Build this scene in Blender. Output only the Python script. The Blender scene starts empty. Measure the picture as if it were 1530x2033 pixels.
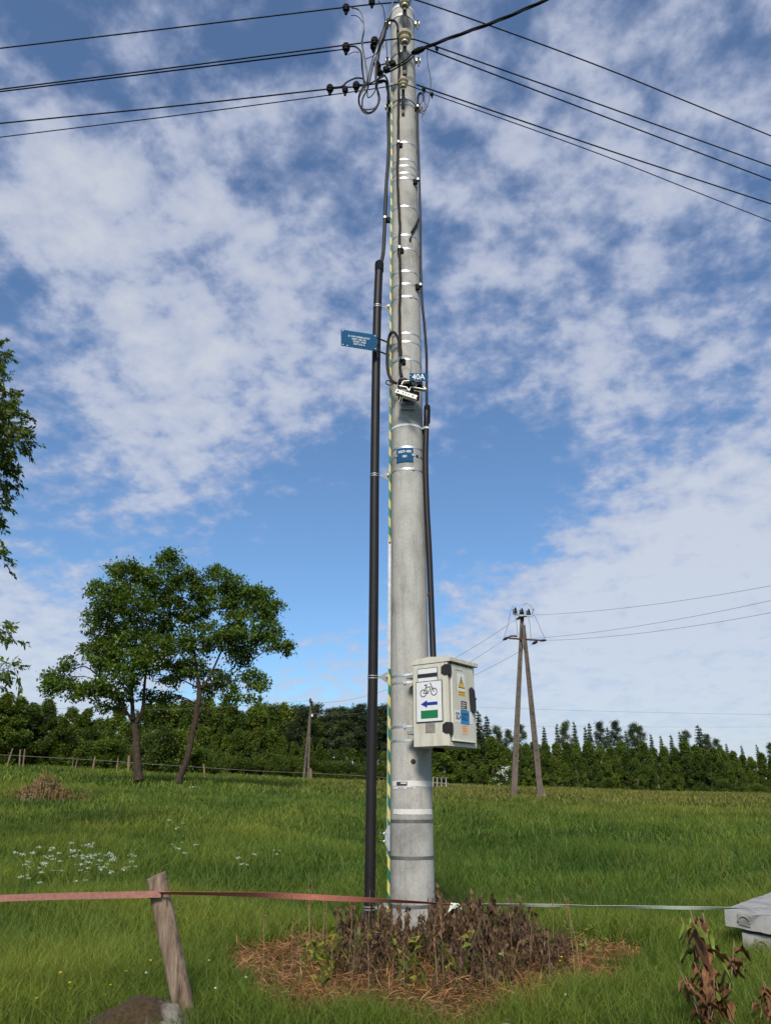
import bpy, math, random
import numpy as np
from mathutils import Vector, Matrix, noise as mnoise

# ------------------------------------------------------------------ camera, sky, sun, exposure
C = bpy.context.scene
COL = C.collection
F = 1500.0; PITCH = math.radians(20.75); CX, CY = 765.0, 1016.5; CAMZ = 1.6
cam_d = bpy.data.cameras.new("camera"); cam = bpy.data.objects.new("camera", cam_d); COL.objects.link(cam)
cam.location = (0, 0, CAMZ); cam.rotation_euler = (math.radians(90) + PITCH, 0, 0)
cam_d.sensor_fit = 'VERTICAL'; cam_d.sensor_height = 36.0; cam_d.lens = F / 2033 * 36.0
cam_d.clip_start = 0.05; cam_d.clip_end = 20000
C.camera = cam
C.view_settings.view_transform = 'Standard'; C.view_settings.look = 'None'
C.view_settings.gamma = 1.0; C.view_settings.exposure = 0.35; C.view_settings.use_curve_mapping = False

cp, sp = math.cos(PITCH), math.sin(PITCH)
def ray(px, py):
    u = (px - CX) / F; v = -(py - CY) / F
    return Vector((u, cp - v * sp, sp + v * cp))
def at(px, py, Y):
    d = ray(px, py); return Vector((0, 0, CAMZ)) + d * (Y / d.y)
def atz(px, py, z):
    d = ray(px, py); return Vector((0, 0, CAMZ)) + d * ((z - CAMZ) / d.z)

SUN_EL = math.radians(41); SUN_AZ = math.radians(180 + 4)      # azimuth from +Y clockwise: behind the camera, a little right
SUNDIR = Vector((math.sin(SUN_AZ) * math.cos(SUN_EL), math.cos(SUN_AZ) * math.cos(SUN_EL), math.sin(SUN_EL)))
w = bpy.data.worlds.new("World"); C.world = w; w.use_nodes = True
nt = w.node_tree; nt.nodes.clear()
def N(t, **k):
    n = nt.nodes.new(t)
    for a, b in k.items(): setattr(n, a, b)
    return n
def L(a, b): nt.links.new(a, b)
def M(op, a, b=None, c=None, clamp=False):
    n = N('ShaderNodeMath', operation=op, use_clamp=clamp)
    for i, v in enumerate((a, b, c)):
        if v is None: continue
        if isinstance(v, (int, float)): n.inputs[i].default_value = v
        else: L(v, n.inputs[i])
    return n.outputs[0]
sky = N('ShaderNodeTexSky', sky_type='NISHITA'); sky.sun_disc = False
sky.sun_elevation = SUN_EL; sky.sun_rotation = SUN_AZ; sky.altitude = 100; sky.air_density = 1.0; sky.dust_density = 0.6; sky.ozone_density = 2.2
tc = N('ShaderNodeTexCoord'); sep = N('ShaderNodeSeparateXYZ'); L(tc.outputs['Generated'], sep.inputs[0])
zz = M('ADD', M('MAXIMUM', sep.outputs[2], 0.0), 0.30)
comb = N('ShaderNodeCombineXYZ'); L(M('DIVIDE', sep.outputs[0], zz), comb.inputs[0]); L(M('DIVIDE', sep.outputs[1], zz), comb.inputs[1])
def noise(vec, scale, detail, rough, dist=0.0, off=(0, 0, 0), sc=(1, 1, 1), rot=0.0):
    mp = N('ShaderNodeMapping'); mp.inputs['Location'].default_value = off; mp.inputs['Scale'].default_value = sc
    mp.inputs['Rotation'].default_value = (0, 0, rot)
    L(vec, mp.inputs[0]); n = N('ShaderNodeTexNoise'); L(mp.outputs[0], n.inputs['Vector'])
    n.inputs['Scale'].default_value = scale; n.inputs['Detail'].default_value = detail
    n.inputs['Roughness'].default_value = rough; n.inputs['Distortion'].default_value = dist
    return n.outputs['Fac']
big = noise(comb.outputs[0], 2.6, 4, 0.55, 0.3, (3, 1, 0))
mid = noise(comb.outputs[0], 14.0, 6, 0.52, 0.1, (1, 7, 0), (1.0, .95, 1), 0.3)
fin = noise(comb.outputs[0], 34, 4, 0.6, 0.1, (5, 2, 0), (1.0, 1.0, 1), 0.5)
BL = [(95, 400, 95, .5), (420, 420, 150, .12), (330, 640, 190, .2), (560, 740, 150, .26), (330, 860, 130, .28), (330, 980, 75, .22),
      (420, 90, 160, .05), (650, 300, 90, .12), (1100, 330, 210, .12), (1400, 230, 200, .14), (1230, 560, 150, .08), (1130, 780, 60, .22), (1260, 720, 60, .14),
      (950, 150, 120, .05), (1540, 1000, 110, .40), (1330, 1120, 100, .34), (1120, 1180, 70, .26), (1400, 1300, 190, .42), (1050, 1350, 130, .36), (1530, 1250, 250, .2),
      (50, 1260, 110, .34), (120, 1370, 110, .3), (700, 1330, 110, .18), (1500, 700, 70, .1), (960, 1150, 40, .14),
      (620, 1110, 140, -.6), (960, 990, 80, -.4), (40, 580, 60, -.35), (330, 1100, 130, -.25), (1050, 920, 90, -.25), (90, 1080, 70, -.2), (230, 50, 60, -.1), (980, 1080, 70, -.3),
      (680, 930, 60, -.3), (1400, 830, 70, -.22), (60, 40, 60, -.2), (560, 60, 70, -.2), (520, 270, 60, -.12), (1440, 400, 60, -.1)]
cov = M('MULTIPLY', big, 0.42)
nrm = N('ShaderNodeVectorMath', operation='NORMALIZE'); L(tc.outputs['Generated'], nrm.inputs[0])
for (bx, by, br, ba) in BL:
    d = ray(bx, by).normalized(); s = br / F
    dp = N('ShaderNodeVectorMath', operation='DOT_PRODUCT'); L(nrm.outputs[0], dp.inputs[0]); dp.inputs[1].default_value = d
    e = M('EXPONENT', M('MULTIPLY', M('SUBTRACT', dp.outputs['Value'], 1.0), 1.0 / (s * s)))
    cov = M('ADD', cov, M('MULTIPLY', e, ba))
hor = M('MULTIPLY', M('EXPONENT', M('MULTIPLY', M('MAXIMUM', sep.outputs[2], 0.0), -9.0)), 0.22)
dens = M('ADD', M('ADD', cov, hor), M('ADD', M('MULTIPLY', M('SUBTRACT', mid, 0.19), 1.62), M('ADD', M('MULTIPLY', fin, 0.55), -0.125)))
mr = N('ShaderNodeMapRange', interpolation_type='SMOOTHSTEP'); L(dens, mr.inputs[0])
mr.inputs[1].default_value = 0.66; mr.inputs[2].default_value = 1.27
alpha = M('ADD', M('MULTIPLY', mr.outputs[0], 0.74), 0.08)
ccol = N('ShaderNodeMix', data_type='RGBA'); 
L(M('MULTIPLY', M('SUBTRACT', dens, 0.95), 1.6, clamp=True), ccol.inputs[0])
SKYS = 0.1
ccol.inputs[6].default_value = (0.34 / SKYS, 0.385 / SKYS, 0.53 / SKYS, 1); ccol.inputs[7].default_value = (0.53 / SKYS, 0.555 / SKYS, 0.61 / SKYS, 1)
hz = N('ShaderNodeMix', data_type='RGBA'); L(M('EXPONENT', M('MULTIPLY', M('MAXIMUM', sep.outputs[2], 0.0), -7.0)), hz.inputs[0])
L(ccol.outputs[2], hz.inputs[6]); hz.inputs[7].default_value = (0.48 / SKYS, 0.51 / SKYS, 0.565 / SKYS, 1)
tint = N('ShaderNodeMix', data_type='RGBA', blend_type='MULTIPLY'); tint.inputs[0].default_value = 1.0
L(sky.outputs[0], tint.inputs[6]); tint.inputs[7].default_value = (0.68, 0.94, 1.12, 1)
mx = N('ShaderNodeMix', data_type='RGBA'); L(alpha, mx.inputs[0]); L(tint.outputs[2], mx.inputs[6]); L(hz.outputs[2], mx.inputs[7])
bg = N('ShaderNodeBackground'); L(mx.outputs[2], bg.inputs[0]); bg.inputs[1].default_value = SKYS
wo = N('ShaderNodeOutputWorld'); L(bg.outputs[0], wo.inputs[0])

sd = bpy.data.lights.new("sun", 'SUN'); sd.energy = 3.1; sd.angle = math.radians(14.0); sd.color = (1.0, 0.93, 0.82)
so = bpy.data.objects.new("sun", sd); COL.objects.link(so); so.location = (0, -5, 30)
so.rotation_euler = SUNDIR.to_track_quat('Z', 'Y').to_euler()

# ------------------------------------------------------------------ materials
def mat(name):
    m = bpy.data.materials.new(name); m.use_nodes = True; t = m.node_tree; t.nodes.clear()
    out = t.nodes.new('ShaderNodeOutputMaterial'); b = t.nodes.new('ShaderNodeBsdfPrincipled'); t.links.new(b.outputs[0], out.inputs[0])
    return m, t, b, out
def tn(t, kind, **k):
    n = t.nodes.new(kind)
    for a, b in k.items(): setattr(n, a, b)
    return n
def tnoise(t, scale, detail=4, rough=.55, coord='Object', sc=(1, 1, 1), out='Fac', dist=0):
    c = tn(t, 'ShaderNodeTexCoord'); mp = tn(t, 'ShaderNodeMapping'); mp.inputs['Scale'].default_value = sc
    t.links.new(c.outputs[coord], mp.inputs[0]); n = tn(t, 'ShaderNodeTexNoise'); t.links.new(mp.outputs[0], n.inputs['Vector'])
    n.inputs['Scale'].default_value = scale; n.inputs['Detail'].default_value = detail; n.inputs['Roughness'].default_value = rough
    n.inputs['Distortion'].default_value = dist
    return n.outputs[out]
def ramp(t, fac, stops):
    r = tn(t, 'ShaderNodeValToRGB'); t.links.new(fac, r.inputs[0]); e = r.color_ramp.elements
    while len(e) < len(stops): e.new(0.5)
    for i, (p, c) in enumerate(stops):
        e[i].position = p; e[i].color = (c[0], c[1], c[2], 1) if not isinstance(c, (int, float)) else (c, c, c, 1)
    return r.outputs[0]
def mixc(t, f, a, b, mode='MIX'):
    m = tn(t, 'ShaderNodeMix', data_type='RGBA', blend_type=mode)
    for i, v in ((0, f), (6, a), (7, b)):
        if isinstance(v, (int, float)): m.inputs[i].default_value = v
        elif isinstance(v, tuple): m.inputs[i].default_value = (v[0], v[1], v[2], 1)
        else: t.links.new(v, m.inputs[i])
    return m.outputs[2]
def bump(t, b, h, s=.3, d=.01):
    n = tn(t, 'ShaderNodeBump'); n.inputs['Strength'].default_value = s; n.inputs['Distance'].default_value = d
    t.links.new(h, n.inputs['Height']); t.links.new(n.outputs[0], b.inputs['Normal'])
def basic(name, col, rough=.6, metal=0., var=.15, scale=12, bmp=0.0, spec=.5):
    m, t, b, o = mat(name)
    f = tnoise(t, scale, 5, .6); lo = tuple(c * (1 - var) for c in col); hi = tuple(min(1, c * (1 + var)) for c in col)
    t.links.new(ramp(t, f, [(.3, lo), (.7, hi)]), b.inputs['Base Color'])
    b.inputs['Roughness'].default_value = rough; b.inputs['Metallic'].default_value = metal; b.inputs['Specular IOR Level'].default_value = spec
    if bmp: bump(t, b, tnoise(t, scale * 4, 5, .6), bmp, .004)
    return m

def concrete_mat(name, base, pit=1.0, streak=1.0, sc=1.0):
    m, t, b, o = mat(name)
    n1 = tnoise(t, 1.6 * sc, 6, .62, dist=.4); n2 = tnoise(t, 7 * sc, 7, .68, sc=(1.0, 1.0, .6)); n3 = tnoise(t, 55 * sc, 5, .75)
    st = tnoise(t, 5 * sc, 5, .6, sc=(3, 3, .22))
    c = ramp(t, n1, [(.32, tuple(x * .60 for x in base)), (.5, base), (.75, tuple(min(1, x * 1.1) for x in base))])
    c = mixc(t, .55, c, ramp(t, n2, [(.30, .62), (.5, .93), (.7, 1.06)]), 'MULTIPLY')
    c = mixc(t, .34 * streak, c, ramp(t, st, [(.36, (.45, .44, .42)), (.52, (1, 1, 1))]), 'MULTIPLY')
    c = mixc(t, .55, c, ramp(t, n3, [(.30, .50), (.48, .96), (.7, 1.10)]), 'MULTIPLY')
    v = tn(t, 'ShaderNodeTexVoronoi'); v.inputs['Scale'].default_value = 34 * sc
    tcc = tn(t, 'ShaderNodeTexCoord'); t.links.new(tcc.outputs['Object'], v.inputs['Vector'])
    pm = ramp(t, v.outputs['Distance'], [(.07, 0.42), (.14, 1.0)])
    gate = ramp(t, tnoise(t, 7 * sc, 3, .6), [(.5, 0.0), (.62, 1.0)])
    c = mixc(t, gate, c, mixc(t, pit, c, pm, 'MULTIPLY'))
    t.links.new(c, b.inputs['Base Color']); b.inputs['Roughness'].default_value = .9; b.inputs['Specular IOR Level'].default_value = .25
    bump(t, b, mixc(t, .5, n3, pm), .5, .004)
    return m

def leafy(name, c_lo, c_hi, trans=.35, nscale=1.5, rough=.5, spec=.3, attr=True, ovar=False):
    m, t, b, o = mat(name)
    c = ramp(t, tnoise(t, nscale, 3, .6), [(.35, c_lo), (.68, c_hi)])
    if attr:
        a = tn(t, 'ShaderNodeAttribute'); a.attribute_name = 'Col'; c = mixc(t, 1.0, c, a.outputs['Color'], 'MULTIPLY')
    if ovar:
        oi = tn(t, 'ShaderNodeObjectInfo'); c = mixc(t, 1.0, c, ramp(t, oi.outputs['Random'], [(0.0, (.62, .66, .66)), (.35, (.82, .84, .80)), (.7, (1.0, .98, .85)), (1.0, (1.28, 1.18, 1.0))]), 'MULTIPLY')
    t.links.new(c, b.inputs['Base Color']); b.inputs['Roughness'].default_value = rough; b.inputs['Specular IOR Level'].default_value = spec
    tr = tn(t, 'ShaderNodeBsdfTranslucent'); t.links.new(mixc(t, 1.0, c, (1.15, 1.25, .6), 'MULTIPLY'), tr.inputs[0])
    ms = tn(t, 'ShaderNodeMixShader'); ms.inputs[0].default_value = trans
    t.links.new(b.outputs[0], ms.inputs[1]); t.links.new(tr.outputs[0], ms.inputs[2]); t.links.new(ms.outputs[0], o.inputs[0])
    return m

MT = {}
MT['concrete'] = concrete_mat('pole_concrete', (.45, .43, .385))
MT['slab'] = concrete_mat('slab_concrete', (.37, .355, .33), .6, .3, 2.0)
MT['oldconcrete'] = concrete_mat('old_concrete', (.15, .12, .095), .4, .8, 1.0)
MT['farconcrete'] = basic('far_pole_concrete', (.22, .20, .17), .9, 0, .2, 2)
def steel_mat():
    m, t, b, o = mat('stainless_band')
    t.links.new(ramp(t, tnoise(t, 14, 4, .6), [(.3, (.55, .54, .50)), (.7, (.8, .79, .74))]), b.inputs['Base Color'])
    b.inputs['Metallic'].default_value = .9; b.inputs['Roughness'].default_value = .42
    return m
MT['steel'] = steel_mat()
MT['darksteel'] = basic('aged_galvanised_band', (.16, .16, .15), .6, .5, .25, 18)
MT['galv'] = basic('galvanised_steel', (.42, .43, .43), .5, .6, .2, 20)
MT['alu'] = basic('cast_aluminium', (.72, .69, .62), .45, .35, .12, 25)
MT['black'] = basic('black_polyethylene', (.012, .0115, .013), .8, 0, .25, 6, 0, .12)
MT['duct'] = basic('black_conduit_plastic', (.015, .012, .012), .5, 0, .3, 3, 0, .3)
MT['cable'] = basic('weathered_cable_sheath', (.028, .025, .024), .7, 0, .3, 9, 0, .2)
MT['palecable'] = basic('pale_grey_cable_sheath', (.23, .21, .18), .55, 0, .2, 9)
MT['greycable'] = basic('grey_cable_sheath', (.14, .13, .125), .55, 0, .2, 9)
MT['wire'] = basic('overhead_wire_sheath', (.015, .017, .022), .7, 0, .2, 4, 0, .2)
MT['ceramic'] = basic('glazed_porcelain', (.52, .44, .30), .3, 0, .12, 15)
MT['darkceramic'] = basic('brown_glazed_porcelain', (.025, .02, .022), .25, 0, .2, 15)
MT['bracket'] = basic('painted_steel_bracket', (.085, .08, .07), .6, .3, .25, 15)
MT['blue'] = basic('blue_sign_plastic', (.018, .085, .18), .8, 0, .10, 5, 0, .1)
MT['white'] = basic('white_paint', (.78, .78, .76), .5, 0, .04, 20)
MT['paper'] = basic('weathered_paper', (.66, .63, .58), .9, 0, .08, 40)
MT['box'] = basic('beige_polyester', (.62, .585, .48), .5, 0, .05, 4)
def box_mat():
    m, t, b, o = mat('dirty_beige_polyester')
    c = ramp(t, tnoise(t, 3, 4, .6), [(.3, (.58, .545, .445)), (.7, (.65, .615, .505))])
    c = mixc(t, .55, c, ramp(t, tnoise(t, 14, 6, .65, sc=(1, 1, .16)), [(.36, (.70, .64, .52)), (.52, (1, 1, 1))]), 'MULTIPLY')
    c = mixc(t, .5, c, ramp(t, tnoise(t, 60, 5, .7), [(.30, (.72, .68, .6)), (.42, (1, 1, 1))]), 'MULTIPLY')
    t.links.new(c, b.inputs['Base Color']); b.inputs['Roughness'].default_value = .6
    return m
MT['box'] = box_mat()
MT['boxrim'] = basic('dirty_beige_roof_edge', (.58, .52, .40), .8, 0, .22, 45)
MT['hinge'] = basic('dark_brown_plastic', (.022, .017, .015), .5, 0, .2, 20)
MT['ink'] = basic('black_ink', (.02, .02, .025), .5, 0, .05, 10)
MT['greyplate'] = basic('scuffed_grey_plate', (.24, .22, .19), .7, 0, .25, 35)
MT['signwhite'] = basic('sign_white', (.74, .73, .70), .45, 0, .06, 30)
MT['signgreen'] = basic('sign_green', (.008, .17, .05), .5, 0, .08, 20)
MT['signblue'] = basic('sign_arrow_blue', (.012, .03, .26), .5, 0, .08, 20)
MT['skyblue'] = basic('sticker_cyan', (.02, .22, .48), .5, 0, .05, 20)
MT['yellow'] = basic('warning_yellow', (.78, .48, .03), .5, 0, .05, 20)
MT['purple'] = basic('sticker_dark_purple', (.06, .03, .05), .5, 0, .1, 20)
MT['orange'] = basic('sticker_peach', (.75, .45, .24), .6, 0, .1, 40)
MT['rubbertape'] = basic('brown_tape_ring', (.07, .028, .018), .6, 0, .1, 20)
MT['orangetape'] = basic('faded_orange_fence_tape', (.36, .155, .12), .8, 0, .22, 60)
MT['orangetape_lit'] = basic('lightened_orange_fence_tape', (.60, .20, .13), .8, 0, .22, 60)  # same orange tape, light put into its colour because the twist renders dark
MT['whitetape'] = basic('dirty_white_fence_tape', (.74, .76, .64), .7, 0, .15, 60)
MT['bark'] = basic('tree_bark', (.060, .042, .030), .95, 0, .45, 7, .6, .1)
MT['birch'] = basic('pale_birch_bark', (.22, .19, .15), .9, 0, .5, 3, 0, .1)
MT['greystone'] = basic('grey_stone', (.26, .24, .20), .95, 0, .3, 14)
MT['stone'] = basic('pale_stone', (.55, .50, .42), .9, 0, .2, 8)
def stripe_mat():
    m, t, b, o = mat('green_yellow_striped_tape')
    c = tn(t, 'ShaderNodeTexCoord'); s = tn(t, 'ShaderNodeSeparateXYZ'); t.links.new(c.outputs['Object'], s.inputs[0])
    a = tn(t, 'ShaderNodeMath', operation='MULTIPLY'); a.inputs[1].default_value = 1.9; t.links.new(s.outputs[0], a.inputs[0])
    d = tn(t, 'ShaderNodeMath', operation='ADD'); t.links.new(s.outputs[2], d.inputs[0]); t.links.new(a.outputs[0], d.inputs[1])
    e = tn(t, 'ShaderNodeMath', operation='DIVIDE'); e.inputs[1].default_value = .18; t.links.new(d.outputs[0], e.inputs[0])
    f = tn(t, 'ShaderNodeMath', operation='FRACT'); t.links.new(e.outputs[0], f.inputs[0])
    g = tn(t, 'ShaderNodeMath', operation='GREATER_THAN'); g.inputs[1].default_value = .5; t.links.new(f.outputs[0], g.inputs[0])
    cc = mixc(t, g.outputs[0], (.0, .14, .06), (.56, .50, .14))
    cc = mixc(t, .5, cc, ramp(t, tnoise(t, 30, 4, .6), [(.3, .65), (.7, 1.0)]), 'MULTIPLY')
    t.links.new(cc, b.inputs['Base Color']); b.inputs['Roughness'].default_value = .45
    return m
MT['stripe'] = stripe_mat()
def wood_mat():
    m, t, b, o = mat('weathered_grey_wood')
    n = tnoise(t, 9, 7, .65, sc=(4, 4, .35)); n2 = tnoise(t, 30, 6, .65, sc=(3, 3, .25)); n3 = tnoise(t, 3.5, 5, .6)
    c = ramp(t, n, [(.30, (.06, .040, .026)), (.44, (.22, .155, .105)), (.60, (.32, .235, .17)), (.76, (.46, .37, .28))])
    c = mixc(t, .7, c, ramp(t, n2, [(.32, .38), (.52, 1.0)]), 'MULTIPLY'); c = mixc(t, .5, c, ramp(t, n3, [(.3, (.62, .56, .52)), (.6, (1, 1, 1))]), 'MULTIPLY')
    t.links.new(c, b.inputs['Base Color']); b.inputs['Roughness'].default_value = .95; b.inputs['Specular IOR Level'].default_value = .15
    bump(t, b, mixc(t, .5, n, n2), .9, .012)
    return m
MT['wood'] = wood_mat()
def rock_mat():
    m, t, b, o = mat('mossy_rock')
    n = tnoise(t, 3.2, 6, .65, dist=.5); n2 = tnoise(t, 40, 6, .7)
    g = tn(t, 'ShaderNodeNewGeometry'); s = tn(t, 'ShaderNodeSeparateXYZ'); t.links.new(g.outputs['Normal'], s.inputs[0])
    cc = tn(t, 'ShaderNodeTexCoord'); s2 = tn(t, 'ShaderNodeSeparateXYZ'); t.links.new(cc.outputs['Object'], s2.inputs[0])
    a = tn(t, 'ShaderNodeMath', operation='MULTIPLY_ADD'); t.links.new(s2.outputs[0], a.inputs[0]); a.inputs[1].default_value = -1.6; t.links.new(n, a.inputs[2])
    rockc = mixc(t, .7, ramp(t, n, [(.3, (.20, .17, .13)), (.7, (.40, .36, .30))]), ramp(t, n2, [(.3, .5), (.7, 1.0)]), 'MULTIPLY')
    mossc = ramp(t, n2, [(.3, (.018, .012, .006)), (.6, (.075, .042, .014)), (.8, (.09, .075, .02))])
    t.links.new(mixc(t, ramp(t, a.outputs[0], [(.22, 0.0), (.34, 1.0)]), rockc, mossc), b.inputs['Base Color'])
    b.inputs['Roughness'].default_value = .95; bump(t, b, n2, .9, .012)
    return m
MT['rock'] = rock_mat()
MT['leaf'] = leafy('walnut_leaf', (.070, .118, .014), (.120, .175, .022), .36, .6)
MT['leafnear'] = leafy('cherry_leaf', (.085, .125, .018), (.14, .19, .028), .42, .8)
MT['leaffar'] = leafy('birch_leaf', (.092, .140, .020), (.150, .200, .030), .34, .25, ovar=True)
MT['leafbush'] = leafy('bush_leaf', (.075, .115, .016), (.125, .170, .024), .34, .35, ovar=True)
MT['needle'] = leafy('pine_needle', (.042, .064, .024), (.070, .096, .032), .18, .3, ovar=True)
MT['deadleaf'] = leafy('dead_nettle_leaf', (.068, .040, .024), (.19, .118, .066), .18, 7, .8, .15)
MT['brownleaf'] = leafy('dead_dock_leaf', (.13, .06, .03), (.34, .18, .09), .2, 9, .8, .15)
MT['yleaf'] = leafy('yellowing_nettle_leaf', (.13, .16, .02), (.34, .31, .05), .35, 8)
MT['grass'] = leafy('grass_blades', (.108, .172, .022), (.184, .246, .034), .36, .45, .55, .22)
MT['straw'] = leafy('dead_straw', (.24, .110, .052), (.46, .245, .115), .2, 3, .9, .1)
MT['petal'] = leafy('white_petal', (.62, .62, .54), (.8, .8, .72), .3, 3, .7, .1, False)
MT['ypetal'] = leafy('yellow_petal', (.75, .55, .02), (.85, .65, .04), .2, 3, .6, .2, False)
MT['stem'] = leafy('green_stem', (.06, .11, .02), (.09, .15, .03), .1, 3, .6, .2, False)
MT['darkstem'] = basic('dark_dead_stalk', (.085, .055, .035), .9, 0, .3, 12)
MT['drystem'] = basic('dry_stalk', (.26, .19, .10), .9, 0, .3, 12)
MT['rust'] = basic('rusty_steel', (.10, .05, .03), .8, .2, .3, 5)

# ------------------------------------------------------------------ builders
def worg(o):
    p = Vector((0, 0, 0))
    while o is not None: p += o.location; o = o.parent
    return p
def tag(o, label=None, cat=None, group=None, kind=None):
    if label: o['label'] = label
    if cat: o['category'] = cat
    if group: o['group'] = group
    if kind: o['kind'] = kind
    return o
def thing(name, loc, label, cat, group=None):
    o = bpy.data.objects.new(name, None); COL.objects.link(o); o.location = loc; o.empty_display_size = .1
    return tag(o, label, cat, group)
def place(me, name, parent, origin=None):
    o = bpy.data.objects.new(name, me); COL.objects.link(o)
    if parent is not None:
        me.transform(Matrix.Translation(-worg(parent))); o.parent = parent
    else:
        if origin is None:
            co = np.empty(len(me.vertices) * 3, np.float32); me.vertices.foreach_get('co', co); co = co.reshape(-1, 3)
            origin = Vector(((co[:, 0].min() + co[:, 0].max()) / 2, (co[:, 1].min() + co[:, 1].max()) / 2, co[:, 2].min()))
        me.transform(Matrix.Translation(-Vector(origin))); o.location = origin
    return o
def frame_of(d, ref=Vector((0, 0, 1))):
    d = d.normalized()
    if abs(d.dot(ref)) > .98: ref = Vector((0, 1, 0))
    a = d.cross(ref).normalized(); return a, a.cross(d).normalized()
def smooth_path(pts, n=6):
    pts = [Vector(p) for p in pts]
    if len(pts) < 3: return pts
    out = []
    P = [pts[0] * 2 - pts[1]] + pts + [pts[-1] * 2 - pts[-2]]
    for i in range(1, len(P) - 2):
        for k in range(n):
            t = k / n; a, b, c, d = P[i - 1], P[i], P[i + 1], P[i + 2]
            out.append(.5 * ((2 * b) + (c - a) * t + (2 * a - 5 * b + 4 * c - d) * t * t + (3 * b - a - 3 * c + d) * t ** 3))
    out.append(pts[-1]); return out
class MB:
    def __init__(s): s.v = []; s.f = []; s.m = []; s.cm = 0
    def add(s, vs, fs):
        n = len(s.v); s.v += [tuple(v) for v in vs]; s.f += [tuple(i + n for i in f) for f in fs]; s.m += [s.cm] * len(fs)
    def tube(s, pts, r, n=8, cap=True):
        pts = [Vector(p) for p in pts]; k = len(pts)
        if not hasattr(r, '__len__'): r = [r] * k
        vs = []; fs = []; a = None
        for i, p in enumerate(pts):
            d = (pts[min(i + 1, k - 1)] - pts[max(i - 1, 0)])
            if d.length < 1e-9: d = Vector((0, 0, 1))
            d.normalize()
            if a is None: a, b = frame_of(d)
            else:
                a = (a - d * a.dot(d))
                if a.length < 1e-6: a, b = frame_of(d)
                a.normalize(); b = a.cross(d) * -1
            for j in range(n):
                t = 2 * math.pi * j / n; vs.append(p + (a * math.cos(t) + b * math.sin(t)) * r[i])
        for i in range(k - 1):
            for j in range(n):
                j2 = (j + 1) % n; fs.append((i * n + j, i * n + j2, (i + 1) * n + j2, (i + 1) * n + j))
        if cap: fs.append(tuple(range(n - 1, -1, -1))); fs.append(tuple((k - 1) * n + j for j in range(n)))
        s.add(vs, fs); return s
    def box(s, c, size, ax=None, bev=0.0):
        c = Vector(c); X, Y, Z = ax if ax else (Vector((1, 0, 0)), Vector((0, 1, 0)), Vector((0, 0, 1)))
        hx, hy, hz = size[0] / 2, size[1] / 2, size[2] / 2
        if bev <= 0:
            vs = [c + X * (i * hx) + Y * (j * hy) + Z * (k * hz) for k in (-1, 1) for j in (-1, 1) for i in (-1, 1)]
            fs = [(0, 2, 3, 1), (4, 5, 7, 6), (0, 1, 5, 4), (2, 6, 7, 3), (0, 4, 6, 2), (1, 3, 7, 5)]
        else:
            vs = []; b = bev
            ring = lambda hx, hy: [(hx - b, -hy), (hx, -hy + b), (hx, hy - b), (hx - b, hy), (-hx + b, hy), (-hx, hy - b), (-hx, -hy + b), (-hx + b, -hy)]
            for z, ins in ((-hz, b), (-hz + b, 0), (hz - b, 0), (hz, b)):
                for (x, y) in ring(hx - ins, hy - ins): vs.append(c + X * x + Y * y + Z * z)
            fs = [tuple(range(7, -1, -1)), tuple(24 + i for i in range(8))]
            for k in range(3):
                for j in range(8): fs.append((k * 8 + j, k * 8 + (j + 1) % 8, k * 8 + 8 + (j + 1) % 8, k * 8 + 8 + j))
        s.add(vs, fs); return s
    def lathe(s, c, prof, n=16, axis=Vector((0, 0, 1))):
        a, b = frame_of(axis); c = Vector(c); axis = axis.normalized(); vs = []; fs = []
        for (r, z) in prof:
            for j in range(n):
                t = 2 * math.pi * j / n; vs.append(c + axis * z + (a * math.cos(t) + b * math.sin(t)) * r)
        for i in range(len(prof) - 1):
            for j in range(n): fs.append((i * n + j, i * n + (j + 1) % n, (i + 1) * n + (j + 1) % n, (i + 1) * n + j))
        fs.append(tuple(range(n - 1, -1, -1))); fs.append(tuple((len(prof) - 1) * n + j for j in range(n)))
        s.add(vs, fs); return s
    def prism(s, poly, off):
        poly = [Vector(p) for p in poly]; off = Vector(off); n = len(poly)
        s.add(poly + [p + off for p in poly], [tuple(range(n - 1, -1, -1)), tuple(range(n, 2 * n))] + [(i, (i + 1) % n, n + (i + 1) % n, n + i) for i in range(n)])
        return s
    def build(s, name, m, parent=None, smooth=True, ang=40, origin=None):
        me = bpy.data.meshes.new(name); me.from_pydata(s.v, [], s.f)
        for x in (m if isinstance(m, (list, tuple)) else [m]): me.materials.append(x)
        if max(s.m or [0]) > 0: me.polygons.foreach_set('material_index', s.m)
        import bmesh
        bm = bmesh.new(); bm.from_mesh(me); bmesh.ops.recalc_face_normals(bm, faces=bm.faces); bm.to_mesh(me); bm.free()
        if smooth:
            me.polygons.foreach_set('use_smooth', [True] * len(me.polygons)); me.set_sharp_from_angle(angle=math.radians(ang))
        return place(me, name, parent, origin)
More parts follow.
